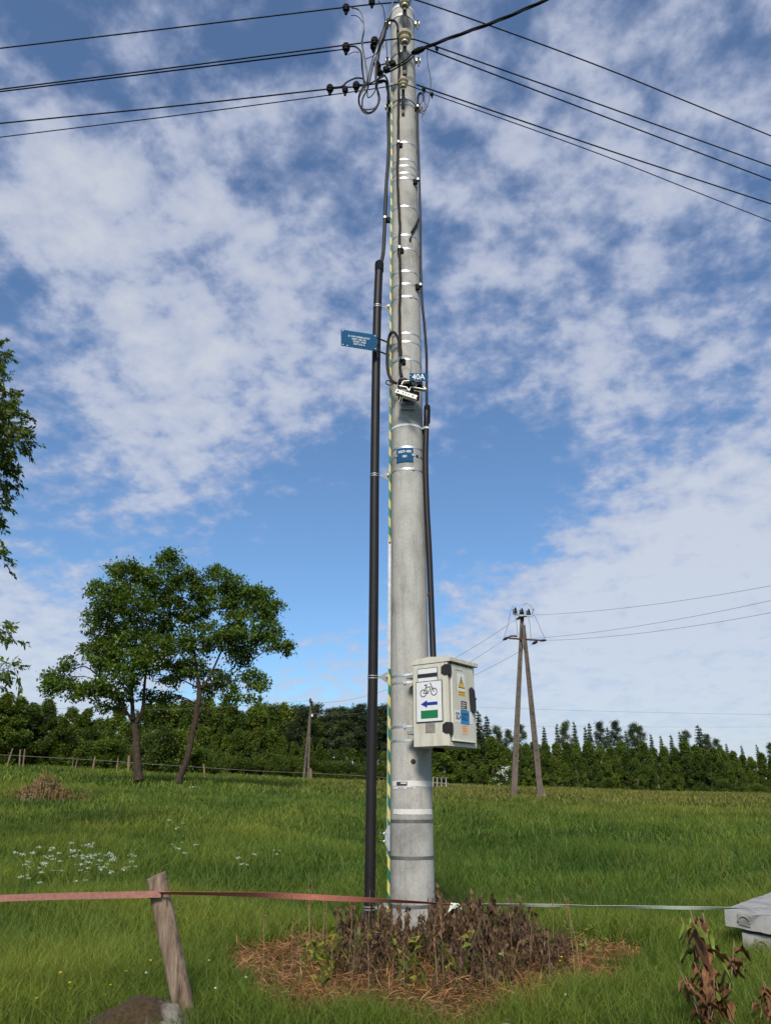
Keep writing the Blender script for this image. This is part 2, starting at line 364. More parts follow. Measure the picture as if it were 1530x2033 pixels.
def npmesh(name, V, quads, tris, m, cols=None, mi=None):
    me = bpy.data.meshes.new(name)
    V = np.asarray(V, np.float32); nq = 0 if quads is None else len(quads); ntr = 0 if tris is None else len(tris)
    me.vertices.add(len(V)); me.vertices.foreach_set('co', V.ravel())
    loops = np.concatenate([x.ravel() for x in (quads, tris) if x is not None]).astype(np.int32)
    me.loops.add(len(loops)); me.loops.foreach_set('vertex_index', loops)
    st = np.concatenate([np.arange(nq) * 4, nq * 4 + np.arange(ntr) * 3]).astype(np.int32)
    me.polygons.add(nq + ntr); me.polygons.foreach_set('loop_start', st)
    for x in (m if isinstance(m, (list, tuple)) else [m]): me.materials.append(x)
    if cols is not None:
        a = me.color_attributes.new('Col', 'FLOAT_COLOR', 'POINT')
        cc = np.ones((len(V), 4), np.float32); cc[:, :3] = cols; a.data.foreach_set('color', cc.ravel())
    me.update(calc_edges=True)
    return me
def unit(v): return v / np.maximum(np.linalg.norm(v, axis=-1, keepdims=True), 1e-9)
def leaf_quads(rng, P, size, aspect=.55, up=.5, dirs=None, jit=.3, var=.25, tone=None):
    """P: (n,3) leaf attachment points. Diamond leaves."""
    n = len(P); a = rng.normal(size=(n, 3)) if dirs is None else dirs + rng.normal(size=(n, 3)) * jit
    a = unit(a); nr = rng.normal(size=(n, 3)); nr[:, 2] += up * 2; b = unit(np.cross(nr, a)); c = unit(np.cross(a, b))
    Ls = size * (1 + rng.uniform(-.35, .35, (n, 1))); W = Ls * aspect
    v0 = P; v1 = P + a * Ls * .45 + b * W * .5 + c * Ls * .08; v2 = P + a * Ls - c * Ls * .12; v3 = P + a * Ls * .45 - b * W * .5 + c * Ls * .08
    V = np.stack([v0, v1, v2, v3], 1).reshape(-1, 3); q = np.arange(n * 4).reshape(n, 4)
    br = 1 + rng.uniform(-var, var, (n, 1)); hue = rng.uniform(-.12, .12, (n, 1))
    col = np.concatenate([br * (1 + hue), br, br * (1 - hue)], 1)
    if tone is not None: col = col * tone
    return V, q, np.repeat(col, 4, 0)

def sstep(a, b, x): t = np.clip((x - a) / (b - a), 0, 1); return t * t * (3 - 2 * t)
def gz(x, y):
    x = np.asarray(x, float); y = np.asarray(y, float)
    a = np.clip(x / np.maximum(y, 3.0), -.9, .9); e = .0187 - .0404 * a + .0193 * a * a; crest = 1.6 + 70 * e
    base = .50 - .13 * np.clip(4.2 - y, 0, 4)
    s = (np.sqrt((y - 8.0) ** 2 + 6) + (y - 8.0)) / 2 / 62
    s = np.where(s > 0.9, 1 - .1 * np.exp(-np.minimum((s - .9) / .1, 50)), s)
    h = base + (crest - base) * s - .015 * np.clip(y - 75, 0, 150)
    amp = sstep(2, 12, y) * (1 - sstep(60, 90, y))
    h = h + amp * (.05 * np.sin(x * .45 + 1.1) * np.sin(y * .31) + .03 * np.sin(x * 1.1 + y * .7)) + .012 * np.sin(x * 3.1) * np.sin(y * 2.7)
    return h
def gzf(x, y): return float(gz(x, y))
def ghit(px, py, y0=3.0):
    d = ray(px, py); y = y0
    while y < 75:
        p = Vector((0, 0, CAMZ)) + d * (y / d.y)
        if p.z <= gzf(p.x, p.y): return Vector((p.x, p.y, gzf(p.x, p.y)))
        y += .02 + y * .002
    p = Vector((0, 0, CAMZ)) + d * (68 / d.y); return Vector((p.x, p.y, gzf(p.x, p.y)))
ELL = [(-.55, 5.9, .52, .66), (-.05, 5.25, .72, .78), (.25, 4.95, .62, .62), (.7, 5.6, .7, .75), (1.42, 6.0, .36, .40), (.1, 6.4, .75, .45), (1.1, 5.55, .45, .35)]
def dead(x, y):
    d = np.full(np.shape(x), -1e9)
    wob = .12 * np.sin(x * 9 + y * 4) + .1 * np.sin(y * 11 - x * 5) + .06 * np.sin(x * 23 + y * 17)
    for (cx, cy, rx, ry) in ELL: d = np.maximum(d, 1 - np.sqrt(((x - cx) / rx) ** 2 + ((y - cy) / ry) ** 2))
    return sstep(-.12, .16, d + wob)

# ------------------------------------------------------------------ ground
def ground():
    nx, ny = 240, 300
    u = np.linspace(-1, 1, nx); X = np.sinh(u * 6.2) / np.sinh(6.2) * 4000
    v = np.linspace(0, 1, ny); Y = -40 + 40 * np.minimum(v / .08, 1) + np.where(v > .08, (np.exp((v - .08) / .92 * 7.4) - 1) / (np.exp(7.4) - 1) * 5000, 0)
    gx, gy = np.meshgrid(X, Y); Z = gz(gx, gy)
    V = np.stack([gx, gy, Z], -1).reshape(-1, 3)
    i = np.arange(nx - 1)[None, :] + np.arange(ny - 1)[:, None] * nx; i = i.ravel()
    q = np.stack([i, i + 1, i + nx + 1, i + nx], 1)
    dd = dead(V[:, 0], V[:, 1]); col = np.stack([dd, dd, dd], 1)
    m, t, b, o = mat('meadow_soil')
    n = tnoise(t, .35, 6, .6); n2 = tnoise(t, 8, 6, .7)
    c = ramp(t, n, [(.3, (.028, .055, .010)), (.7, (.050, .075, .014))])
    c = mixc(t, .6, c, ramp(t, n2, [(.3, .45), (.7, 1.1)]), 'MULTIPLY')
    a = tn(t, 'ShaderNodeAttribute'); a.attribute_name = 'Col'
    c = mixc(t, a.outputs['Color'], c, ramp(t, n2, [(.3, (.06, .034, .02)), (.7, (.17, .095, .05))]))
    t.links.new(c, b.inputs['Base Color']); b.inputs['Roughness'].default_value = 1; b.inputs['Specular IOR Level'].default_value = 0
    me = npmesh('ground', V, q, None, m, col); me.polygons.foreach_set('use_smooth', [True] * len(me.polygons))
    o = place(me, 'ground', None, (0, 0, 0)); tag(o, kind='structure')
ground()

def blades(rng, x, y, h, wd, lean, col):
    n = len(x); z = gz(x, y) - .01; th = rng.uniform(0, 2 * np.pi, n); ph = rng.uniform(0, 2 * np.pi, n)
    s = np.stack([np.cos(th), np.sin(th), np.zeros(n)], 1) * (wd / 2)[:, None]
    l = np.stack([np.cos(ph), np.sin(ph), np.zeros(n)], 1) * (h * lean)[:, None]
    B = np.stack([x, y, z], 1); up = np.zeros((n, 3)); up[:, 2] = h
    m1 = B + up * .55 + l * .35; tip = B + up * (1 - .25 * lean)[:, None] + l
    V = np.stack([B - s, B + s, m1 + s * .8, m1 - s * .8, tip], 1).reshape(-1, 3); k = np.arange(n)[:, None] * 5
    q = k + np.array([0, 1, 2, 3]); t = k + np.array([3, 2, 4])
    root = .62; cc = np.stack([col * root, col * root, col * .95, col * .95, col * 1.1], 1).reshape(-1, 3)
    return V, q, t, cc
def grass():
    rng = np.random.default_rng(4)
    zones = [(1.5, 4.0, 16000, .13, .0052, .75), (4.0, 6.2, 125000, .145, .0042, .62), (6.2, 9.0, 120000, .15, .0056, .64), (9, 16, 115000, .17, .0090, .64), (16, 34, 105000, .20, .020, .66), (34, 84, 90000, .22, .046, .68)]
    parts = []; off = 0
    for (y0, y1, n, h0, w0, k) in zones:
        yy = np.sqrt(rng.uniform(y0 * y0, y1 * y1, n)); xx = rng.uniform(-k, k, n) * yy
        if y0 < 16:   # tussocks
            tn_ = n // 26; ty = rng.integers(0, n, tn_); pick = rng.integers(0, tn_, n // 2)
            xx[:n // 2] = xx[ty[pick]] + rng.normal(size=n // 2) * .035 * (1 + y0 * .1); yy[:n // 2] = yy[ty[pick]] + rng.normal(size=n // 2) * .035 * (1 + y0 * .1)
        dd = dead(xx, yy); keep = rng.uniform(size=n) < 1 - .35 * dd
        # bare strip right at the pole foot
        pr = np.hypot(xx - .21, yy - 6.65); keep &= pr > .2
        xx, yy, dd = xx[keep], yy[keep], dd[keep]; m = len(xx)
        patch = .5 + .5 * np.sin(xx * 1.3 + 2 * np.sin(yy * .9)) * np.sin(yy * .8 + 1.7 * np.sin(xx * .7)); p2 = .5 + .5 * np.sin(xx * .23 + 1.3 * np.sin(yy * .17)) * np.cos(yy * .21)
        h = h0 * (.55 + .9 * rng.uniform(size=m)) * (.72 + .6 * patch); lean = rng.uniform(.15, .95, m)
        isd = rng.uniform(size=m) < dd * .97
        h = np.where(isd, h * .55, h); lean = np.where(isd, lean + 1.1, lean)
        col = np.ones((m, 3)) * (.55 + .42 * patch[:, None] + .22 * p2[:, None] + rng.uniform(-.32, .42, (m, 1)))
        col[:, 0] *= 1 + .32 * (patch - .5) + .25 * (p2 - .5) + rng.uniform(-.1, .15, m); col[:, 2] *= 1 + rng.uniform(-.2, .4, m)
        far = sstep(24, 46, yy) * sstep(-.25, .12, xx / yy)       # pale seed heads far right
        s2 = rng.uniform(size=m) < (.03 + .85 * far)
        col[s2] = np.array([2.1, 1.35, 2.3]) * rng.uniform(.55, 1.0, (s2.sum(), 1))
        straw = np.array([2.5, .90, 2.6]) * rng.uniform(.45, 1.15, (m, 1)); straw[:, 0] *= rng.uniform(.8, 1.2, m)
        col = np.where(isd[:, None], straw, col)
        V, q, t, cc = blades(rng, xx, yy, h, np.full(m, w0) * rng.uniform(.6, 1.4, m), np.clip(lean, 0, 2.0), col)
        parts.append((V, q + off, t + off, cc)); off += len(V)
    for (y0, y1, n, h0, w0, kind) in ((3.8, 9, 5200, .24, .0034, 0), (9, 30, 7000, .36, .0075, 0), (3.6, 10, 6500, .05, .020, 1), (10, 22, 3500, .07, .035, 1)):
        yy = np.sqrt(rng.uniform(y0 * y0, y1 * y1, n)); xx = rng.uniform(-.64, .64, n) * yy
        cl = np.sin(xx * 1.9 + 1.3) * np.sin(yy * 1.3 + xx) + .5 * np.sin(xx * .6 + yy * .5); kk = (rng.uniform(size=n) < (.35 + .45 * cl)) & (dead(xx, yy) < .2) & (np.hypot(xx - .21, yy - 6.65) > .2); xx, yy = xx[kk], yy[kk]; m = len(xx)
        col = np.array([1.7, 1.25, 1.8]) * rng.uniform(.55, 1.1, (m, 1)) if kind == 0 else np.array([.75, .88, .9]) * rng.uniform(.5, 1.15, (m, 1))
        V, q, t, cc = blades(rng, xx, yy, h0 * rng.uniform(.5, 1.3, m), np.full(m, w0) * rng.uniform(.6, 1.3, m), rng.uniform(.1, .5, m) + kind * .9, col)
        parts.append((V, q + off, t + off, cc)); off += len(V)
    V = np.concatenate([p[0] for p in parts]); q = np.concatenate([p[1] for p in parts]); t = np.concatenate([p[2] for p in parts]); c = np.concatenate([p[3] for p in parts])
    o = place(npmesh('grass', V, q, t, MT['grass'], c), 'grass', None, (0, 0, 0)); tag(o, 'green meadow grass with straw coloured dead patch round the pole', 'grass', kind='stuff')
grass()

# ------------------------------------------------------------------ vegetation builders
def tree_thing(name, label, cat, group, base, trunks, blobs, leafmat, lsize, ndens, seed, bark, ncl=24, nleaf=30, spread=.24, depth=1.3, crown='crown', twig=True, aspect=.55, droop=0., limb_r=.05):
    rng = np.random.default_rng(seed); random.seed(seed)
    T = thing(name, base, label, cat, group); mb = MB(); tp = []
    for (pts, r0, r1) in trunks:
        sp_ = smooth_path(pts, 5); k = len(sp_)
        rr = [r0 + (r1 - r0) * (i / (k - 1)) ** .8 for i in range(k)]
        if pts[0] == trunks[0][0][0]: rr[0] *= 1.35; rr[1] *= 1.12
        sp_ = [p + Vector((random.uniform(-1, 1), random.uniform(-1, 1), 0)) * rr[i] * .18 for i, p in enumerate(sp_)]
        mb.tube(sp_, rr, 9); tp += [(p, rr[i]) for i, p in enumerate(sp_)]
    Ps = []; Ds = []; tones = []
    for (c, r) in blobs:
        c = Vector(c); cand = [(q, rr) for q, rr in tp if q.z < c.z - r * .2] or tp[:3]
        q, rr = min(cand, key=lambda s: (s[0] - c).length + 1.2 * max(0, s[0].z - c.z + r))
        midp = q.lerp(c, .5) + Vector((random.uniform(-.3, .3), random.uniform(-.3, .3), random.uniform(-.1, .4))) * r
        lim = smooth_path([q, midp, c], 5); lr = min(rr * .75, limb_r); mb.tube(lim, [lr + (lr * .25 - lr) * i / (len(lim) - 1) for i in range(len(lim))], 6)
        n = max(4, int(ncl * ndens * (r / .8) ** 2)); tone = 1 + rng.uniform(-.12, .12)
        d = unit(rng.normal(size=(n, 3))); rad = r * rng.uniform(.25, 1.08, (n, 1)) ** .6; cc = np.array(c) + d * rad * np.array([1, 1, .85])
        for k in range(n):
            p = Vector(cc[k])
            if twig and k % 2 == 0:
                s0 = lim[random.randint(len(lim) // 2, len(lim) - 1)]
                m2 = s0.lerp(p, .55) + Vector((0, 0, .08)); mb.tube([s0, m2, p], [lr * .3, lr * .2, lr * .08], 4, False)
            m = int(nleaf * rng.uniform(.5, 1.5))
            if droop > 0:
                out = unit((d[k] + np.array([0, 0, .1]) + rng.normal(size=3) * .35)[None])[0]; tt = rng.uniform(0, 1, (m, 1)) * spread * 2.2
                pts = cc[k] + out * tt + rng.normal(size=(m, 3)) * .018; pts[:, 2] -= (tt[:, 0] ** 2) * droop * 2
                dr = np.tile(out, (m, 1)) + np.array([0, 0, -droop]) + rng.normal(size=(m, 3)) * .45
                end = Vector(cc[k] + out * spread * 2.2) - Vector((0, 0, (spread * 2.2) ** 2 * droop * 2)); mb.tube([p, p.lerp(end, .5) + Vector((0, 0, .02)), end], [.007, .005, .003], 4, False)
            else:
                pts = cc[k] + rng.normal(size=(m, 3)) * spread * np.array([1, 1, .6]); dr = rng.normal(size=(m, 3)) + d[k] * .8
            Ps.append(pts); Ds.append(dr); tones.append(np.full((m, 1), tone * (1 + rng.uniform(-.15, .15))))
    P = np.concatenate(Ps); D = np.concatenate(Ds); tn_ = np.concatenate(tones)
    V, q, col = leaf_quads(rng, P, lsize, aspect, .6, D, .25, .25, tn_)
    mb.build('trunk', bark, T); place(npmesh(crown, V, q, None, leafmat, col), crown, T)
    return T

# two trees in the meadow
TY = 33.0; K33 = .366 * 32.6 / 1500
def zt(x, y, dy=0.0): return at(60 + x * .366, 1060 + y * .366, TY + dy)
rnd = random.Random(7)
A_bl = [(520, 235, 95), (430, 350, 105), (400, 520, 105), (560, 380, 130), (400, 640, 95), (560, 560, 130), (480, 800, 105), (160, 780, 75), (110, 830, 55), (230, 850, 62), (330, 850, 75), (600, 690, 100), (650, 230, 80), (470, 180, 50), (570, 170, 45), (350, 300, 45), (345, 430, 50), (330, 620, 50), (210, 700, 45), (420, 700, 90), (690, 480, 110), (690, 620, 90), (500, 900, 55), (400, 930, 45)]
B_bl = [(750, 160, 80), (760, 110, 40), (850, 260, 110), (1010, 210, 65), (720, 330, 120), (1050, 350, 115), (880, 420, 120), (1220, 360, 100), (1260, 310, 50), (1160, 500, 110), (1340, 600, 70), (1385, 620, 40), (1290, 470, 60), (1000, 560, 115), (820, 600, 105), (1150, 650, 95), (1200, 790, 75), (1260, 830, 40), (1050, 780, 80), (760, 760, 95), (1090, 880, 60), (900, 720, 90), (650, 880, 50), (1110, 240, 45), (1330, 400, 50), (1310, 520, 55), (1120, 420, 70), (1250, 420, 60), (1130, 300, 55), (1240, 560, 60), (1060, 250, 50), (940, 310, 60), (1200, 900, 40), (760, 880, 50), (960, 850, 50)]
def bl33(L_): return [(zt(x, y, rnd.uniform(-1.2, 1.2)), r * K33 * 1.1) for (x, y, r) in L_]
bA = ghit(275, 1557); TY = bA.y
tree_thing('broadleaf_tree', 'left of the two leafy trees in the meadow, upright forked trunk', 'tree', 'pair of trees in the meadow', bA,
           [([Vector((bA.x, bA.y, bA.z - .1)), zt(580, 1200), zt(565, 1030)], .23, .17), ([zt(565, 1040), zt(552, 880), zt(555, 700), zt(500, 400)], .13, .03),
            ([zt(568, 1040), zt(610, 960), zt(622, 820), zt(640, 600), zt(620, 350)], .12, .03), ([zt(560, 1030), zt(520, 960), zt(440, 850), zt(300, 720), zt(180, 780)], .09, .02)],
           bl33(A_bl), MT['leaf'], .17, 1.35, 11, MT['bark'], 30, 34, .17)
bB = ghit(350, 1560); TY = bB.y
tree_thing('broadleaf_tree', 'right of the two leafy meadow trees, trunk leaning right with broken twigs', 'tree', 'pair of trees in the meadow', bB,
           [([Vector((bB.x, bB.y, bB.z - .1)), zt(850, 1220), zt(890, 1040), zt(920, 850)], .19, .14), ([zt(918, 870), zt(900, 700), zt(860, 480), zt(800, 250)], .10, .025),
            ([zt(922, 860), zt(1000, 720), zt(1080, 500), zt(1040, 300)], .08, .02), ([zt(935, 830), zt(1060, 780), zt(1180, 700), zt(1330, 600)], .055, .015),
            ([zt(900, 1000), zt(955, 900), zt(940, 840)], .03, .012), ([zt(950, 905), zt(970, 960), zt(1000, 995)], .022, .008), ([zt(920, 980), zt(945, 1020), zt(935, 1070)], .022, .008)],
           bl33(B_bl), MT['leaf'], .17, 1.35, 12, MT['bark'], 30, 34, .17)

# near tree at the left edge, mostly outside the frame
NY = 11.0
def zn(x, y, dy=0.): return at(x + 10, y, NY + dy)
nb = [(-15, 705, 30), (-30, 775, 55), (-10, 830, 45), (5, 880, 45), (-15, 940, 45), (-5, 790, 30), (-55, 900, 60), (-20, 1060, 22), (-15, 1110, 20), (-25, 1240, 22), (-5, 1275, 22), (5, 1335, 20), (-40, 1340, 30), (-45, 840, 60), (-40, 700, 40), (-35, 1000, 40), (-110, 1180, 50), (-130, 860, 60), (-75, 640, 40)]
tree_thing('fruit_tree', 'large leafy tree at the left edge with drooping leaf sprays', 'tree', None, Vector((zn(-230, 1600).x, NY, gzf(zn(-230, 1600).x, NY))),
           [([Vector((zn(-230, 1600).x, NY, gzf(zn(-230, 1600).x, NY) - .1)), zn(-225, 1400), zn(-215, 1200)], .17, .12), ([zn(-215, 1210), zn(-180, 1000), zn(-140, 800), zn(-100, 680)], .1, .02), ([zn(-215, 1250), zn(-150, 1150), zn(-80, 1080)], .06, .02), ([zn(-220, 1330), zn(-160, 1290), zn(-70, 1300)], .05, .015)],
           [(zn(x, y, rnd.uniform(-.7, .7)), r * 11.0 / 1500) for x, y, r in nb], MT['leafnear'], .080, 3.4, 15, MT['bark'], 75, 20, .09, droop=.9, aspect=.42, limb_r=.02)

# forest kinds, built at the origin at 10 m height, then copied
def kind_broad(seed, name, leafm, bark, wide=2.0, low=.6, n=11000, ls=.25):
    rng = np.random.default_rng(seed); random.seed(seed)
    T = thing(name, (0, 0, 0), None, None); mb = MB()
    mb.tube([(0, 0, -.4), (.05, 0, 2.5), (-.1, .1, 5.5), (.1, 0, 8.8)], [.17, .13, .09, .02], 7)
    cl = []
    for k in range(46):
        z = low + (9.7 - low) * (k + rng.uniform()) / 46; prof = wide * min(1, (z - low + 1.2) / 2.0) * min(1, (10.15 - z) / 6.2) ** .8
        th = rng.uniform(0, 6.283); rr = prof * rng.uniform(.25, 1.0); c = np.array([math.cos(th) * rr, math.sin(th) * rr, z])
        cl.append((c, .40 + .25 * rng.uniform())); mb.tube([(0, 0, max(.5, z - 1.0)), tuple(c)], [.045, .012], 4, False)
    P = []; tone = []; D = []
    for c, r in cl:
        m = n // 46; d = unit(rng.normal(size=(m, 3))); P.append(c + d * r * rng.uniform(.4, 1.05, (m, 1)) * np.array([.85, .85, 1.25])); D.append(d + np.array([0, 0, -.6])); tone.append(np.full((m, 1), 1 + rng.uniform(-.28, .24)))
    V, q, col = leaf_quads(rng, np.concatenate(P), ls, .6, .5, np.concatenate(D), .5, .25, np.concatenate(tone))
    mb.build('trunk', bark, T); place(npmesh('crown', V, q, None, leafm, col), 'crown', T); return T
def kind_pine(seed, name):
    rng = np.random.default_rng(seed); T = thing(name, (0, 0, 0), None, None); mb = MB()
    mb.tube([(0, 0, -.4), (.06, 0, 3.5), (-.05, .05, 7), (.03, 0, 9.8)], [.15, .12, .08, .02], 7); P = []; tone = []; D = []
    for k in range(30):
        z = 3.6 + 6.2 * (k + rng.uniform()) / 30; th = rng.uniform(0, 6.283); rr = (1.7 * min(1, (10.3 - z) / 3.8) ** .8) * rng.uniform(.35, 1.05)
        c = np.array([math.cos(th) * rr, math.sin(th) * rr, z + .25]); mb.tube([(0, 0, z - .2), tuple(c)], [.05, .015], 4, False)
        m = 210; P.append(c + rng.normal(size=(m, 3)) * np.array([.36, .36, .16])); d = rng.normal(size=(m, 3)); d[:, 2] = np.abs(d[:, 2]); D.append(d); tone.append(np.full((m, 1), 1 + rng.uniform(-.25, .25)))
    V, q, col = leaf_quads(rng, np.concatenate(P), .34, .22, .2, np.concatenate(D), .3, .25, np.concatenate(tone))
    mb.build('trunk', MT['bark'], T); place(npmesh('crown', V, q, None, MT['needle'], col), 'crown', T); return T
def kind_spruce(seed, name, m_=None):
    rng = np.random.default_rng(seed); T = thing(name, (0, 0, 0), None, None); mb = MB(); mb.tube([(0, 0, -.4), (0, 0, 5), (0, 0, 10)], [.16, .1, .015], 7)
    P = []; D = []; tone = []
    for k in range(26):
        z = .7 + 9.1 * k / 26; R = 2.3 * (1 - z / 10.0) ** 1.1 + .03; nb_ = 12
        for j in range(nb_):
            th = rng.uniform(0, 6.283); m = max(4, int(34 * R)); t = rng.uniform(.1, 1.0, (m, 1)); o = np.array([math.cos(th), math.sin(th), 0]); Rj = R * rng.uniform(.7, 1.12)
            p = np.array([0, 0, z + .15]) + o * t * Rj + rng.normal(size=(m, 3)) * .06; p[:, 2] -= .22 * t[:, 0] * Rj
            P.append(p); D.append(np.tile(o, (m, 1)) + np.array([0, 0, -.35]) + rng.normal(size=(m, 3)) * .45); tone.append(np.full((m, 1), 1 + rng.uniform(-.2, .2)))
    V, q, col = leaf_quads(rng, np.concatenate(P), .23, .34, .3, np.concatenate(D), .2, .25, np.concatenate(tone))
    mb.build('trunk', MT['bark'], T); place(npmesh('crown', V, q, None, m_ or MT['needle'], col), 'crown', T); return T
def kind_bush(seed, name, leafm, n=9000):
    rng = np.random.default_rng(seed); T = thing(name, (0, 0, 0), None, None); mb = MB(); P = []; D = []; tone = []
    for k in range(26):
        th = rng.uniform(0, 6.283); z = rng.uniform(.5, 9); rr = 4.3 * math.sqrt(max(.05, 1 - (z / 10.0) ** 2)) * rng.uniform(.3, 1)
        c = np.array([math.cos(th) * rr, math.sin(th) * rr, z]); mb.tube([(0, 0, -.3), (c[0] * .4, c[1] * .4, c[2] * .6), tuple(c)], [.16, .09, .03], 4, False)
        m = n // 26; d = unit(rng.normal(size=(m, 3))); P.append(c + d * rng.uniform(.5, 1.9, (m, 1))); D.append(d); tone.append(np.full((m, 1), 1 + rng.uniform(-.25, .25)))
    V, q, col = leaf_quads(rng, np.concatenate(P), .46, .6, .5, np.concatenate(D), .5, .25, np.concatenate(tone))
    mb.build('trunk', MT['bark'], T); place(npmesh('crown', V, q, None, leafm, col), 'crown', T); return T
KB = [kind_broad(s, 'birch_tree', MT['leaffar'], MT['birch'], wd, .3) for s, wd in ((21, 1.9), (22, 2.2), (23, 1.7), (24, 2.4))]
KP = [kind_pine(s, 'pine_tree') for s in (31, 32, 33)]
KS = [kind_spruce(s, 'spruce_tree') for s in (41, 42)]
KU = [kind_bush(s, 'bush', MT['leafbush']) for s in (51, 52, 53)]
KD = [kind_broad(s, 'garden_tree', MT['leafbush'], MT['bark'], wd, 1.0) for s, wd in ((61, 3.2), (62, 3.6))]
used = set()
def copytree(o, loc, rz, sc, label, cat, group, name=None):
    if o in used:
        r = o.copy(); COL.objects.link(r)
        for ch in o.children: c = ch.copy(); COL.objects.link(c); c.parent = r
    else: r = o; used.add(o)
    if name: r.name = name
    r.location = loc; r.rotation_euler = (0, 0, rz); r.scale = sc; tag(r, label, cat, group); return r
rf = random.Random(99)
def plant_at(kinds, px, pytop, Y, label, cat, group, wid=1.0, jy=4, name=None, sink=.0):
    Yj = Y + rf.uniform(-jy, jy); t = at(px, pytop, Yj); g = gzf(t.x, Yj) - sink; s = max(.05, (t.z - g) / 10.0)
    return copytree(rf.choice(kinds), (t.x, Yj, g), rf.uniform(0, 6.28), (s * wid, s * wid, s), label, cat, group, name)
def topline(px, pts):
    for (a, ya), (b, yb) in zip(pts, pts[1:]):
        if a <= px <= b: return ya + (yb - ya) * (px - a) / (b - a)
    return pts[0][1] if px < pts[0][0] else pts[-1][1]
# right-hand wood
TLf = [(840, 1475), (960, 1470), (1010, 1482), (1100, 1472), (1200, 1478), (1300, 1480), (1400, 1478), (1450, 1492), (1530, 1500), (1620, 1500)]
px = 850
while px < 1600:
    plant_at(KB, px, topline(px, TLf) + 24 + rf.uniform(-14, 20), 100, 'slender birch in the front row of the wood on the right', 'tree', 'birches in the front row of the right wood', 1.25, 3); px += rf.uniform(17, 24)
px = 840
while px < 1600:
    plant_at(KB, px, topline(px, TLf) + rf.uniform(-6, 10), 112, 'taller birch inside the wood on the right', 'tree', 'birches inside the right wood', 1.25, 4); px += rf.uniform(17, 23)
for px, py in [(985, 1445), (1008, 1452), (1032, 1442), (1060, 1448), (1078, 1440), (1104, 1434), (1122, 1436), (1138, 1430), (1160, 1440), (1168, 1432), (1190, 1438), (1204, 1440), (1221, 1436), (1240, 1448), (1256, 1440), (1268, 1446), (1290, 1455), (1310, 1458), (1330, 1456), (1347, 1450), (1359, 1454), (1400, 1462), (1420, 1470), (1440, 1474), (1470, 1478), (1500, 1476), (1528, 1478), (1555, 1476)]:
    kk = KP if rf.random() < .35 else KS
    plant_at(kk, px, py, 150, 'dark conifer rising behind the birches of the right wood', 'tree', 'conifers behind the right wood', .62 if kk is KP else .74, 6)
plant_at(KS, 1384, 1437, 140, 'dark pointed spruce standing above the right wood', 'tree', None, 1.2, 0)
for px, py, wd in [(948, 1408, 1.1), (965, 1418, 1.0), (932, 1425, 1.1)]:
    plant_at(KS, px, py, 88, 'tall green spruce just right of the cable box', 'tree', 'spruces beside the cable box', wd, 3)
for px, py, Y in [(880, 1450, 84), (912, 1458, 86), (940, 1470, 80), (975, 1462, 84), (995, 1480, 84)]:
    plant_at(KB, px, py, Y, 'broad tree behind the cable box at the edge of the wood', 'tree', 'broad trees behind the cable box', 1.5, 2)
px = 870
while px < 1600:
    plant_at(KU, px, 1560 + rf.uniform(-16, 6), 86, 'low leafy shrub along the foot of the right wood', 'shrub', 'shrubs along the foot of the right wood', 1.35, 2); px += rf.uniform(30, 70)
# left-hand wood
TLl = [(-80, 1400), (250, 1400), (420, 1392), (470, 1402), (520, 1396), (560, 1398), (600, 1412), (640, 1425), (700, 1425), (780, 1425), (850, 1430)]
px = 395
while px < 640:
    plant_at(KB, px, topline(px, TLl) + rf.uniform(-4, 12), 92, 'tall birch in the wood left of the pole', 'tree', 'birches in the wood left of the pole', 1.2, 3); px += rf.uniform(14, 20)
px = 405
while px < 780:
    plant_at(KB, px, topline(px, TLl) + 55 + rf.uniform(-14, 18), 84, 'lower birch at the edge of the wood left of the pole', 'tree', 'low birches at the edge of the left wood', 1.35, 3); px += rf.uniform(18, 26)
for px, py in [(601, 1404), (628, 1402), (655, 1412), (668, 1410), (682, 1408), (694, 1414), (705, 1409), (718, 1403), (728, 1412), (742, 1412), (756, 1408), (770, 1402), (782, 1416), (800, 1410), (820, 1420), (842, 1412)]:
    plant_at(KP, px, py, 90, 'tall pine with a ragged crown left of the concrete pole', 'tree', 'pines left of the concrete pole', 1.15, 4)
px = -80
while px < 420:
    plant_at(KB + KD, px, topline(px, TLl) + rf.uniform(-14, 30), 96, 'dark tree of the wood seen behind the meadow trees', 'tree', 'wood behind the meadow trees', 1.3, 4); px += rf.uniform(20, 30)
px = 420
while px < 860:
    plant_at(KU, px, 1508 + (px - 420) * .04 + rf.uniform(-14, 10), 80, 'dark undergrowth shrub at the foot of the left wood', 'shrub', 'undergrowth at the foot of the left wood', 1.4, 2); px += rf.uniform(16, 26)
for px, py, Y, k in [(-30, 1366, 62, 0), (15, 1376, 60, 1), (50, 1384, 64, 0), (92, 1402, 66, 1), (130, 1425, 66, 0), (185, 1440, 68, 1), (225, 1452, 68, 0)]:
    plant_at(KD, px, py, Y, 'garden tree in the leafy row behind the far fence', 'tree', 'garden trees behind the far fence', 1.4, 1.5, sink=.6)
for px, py in [(-20, 1450), (25, 1462), (60, 1450), (95, 1470), (135, 1462), (175, 1475), (215, 1470), (250, 1480), (380, 1490), (410, 1488)]:
    plant_at(KU, px, py, 66, 'low green bush behind the far fence on the left', 'shrub', 'bushes behind the far fence', 1.5, 1.5, sink=.5)
for px, py in [(300, 1452), (330, 1446), (358, 1455)]:
    plant_at(KU, px, py, 63, 'dense dark green bush between the two meadow trees', 'shrub', 'dark bushes between the meadow trees', 1.05, 1, sink=.5)
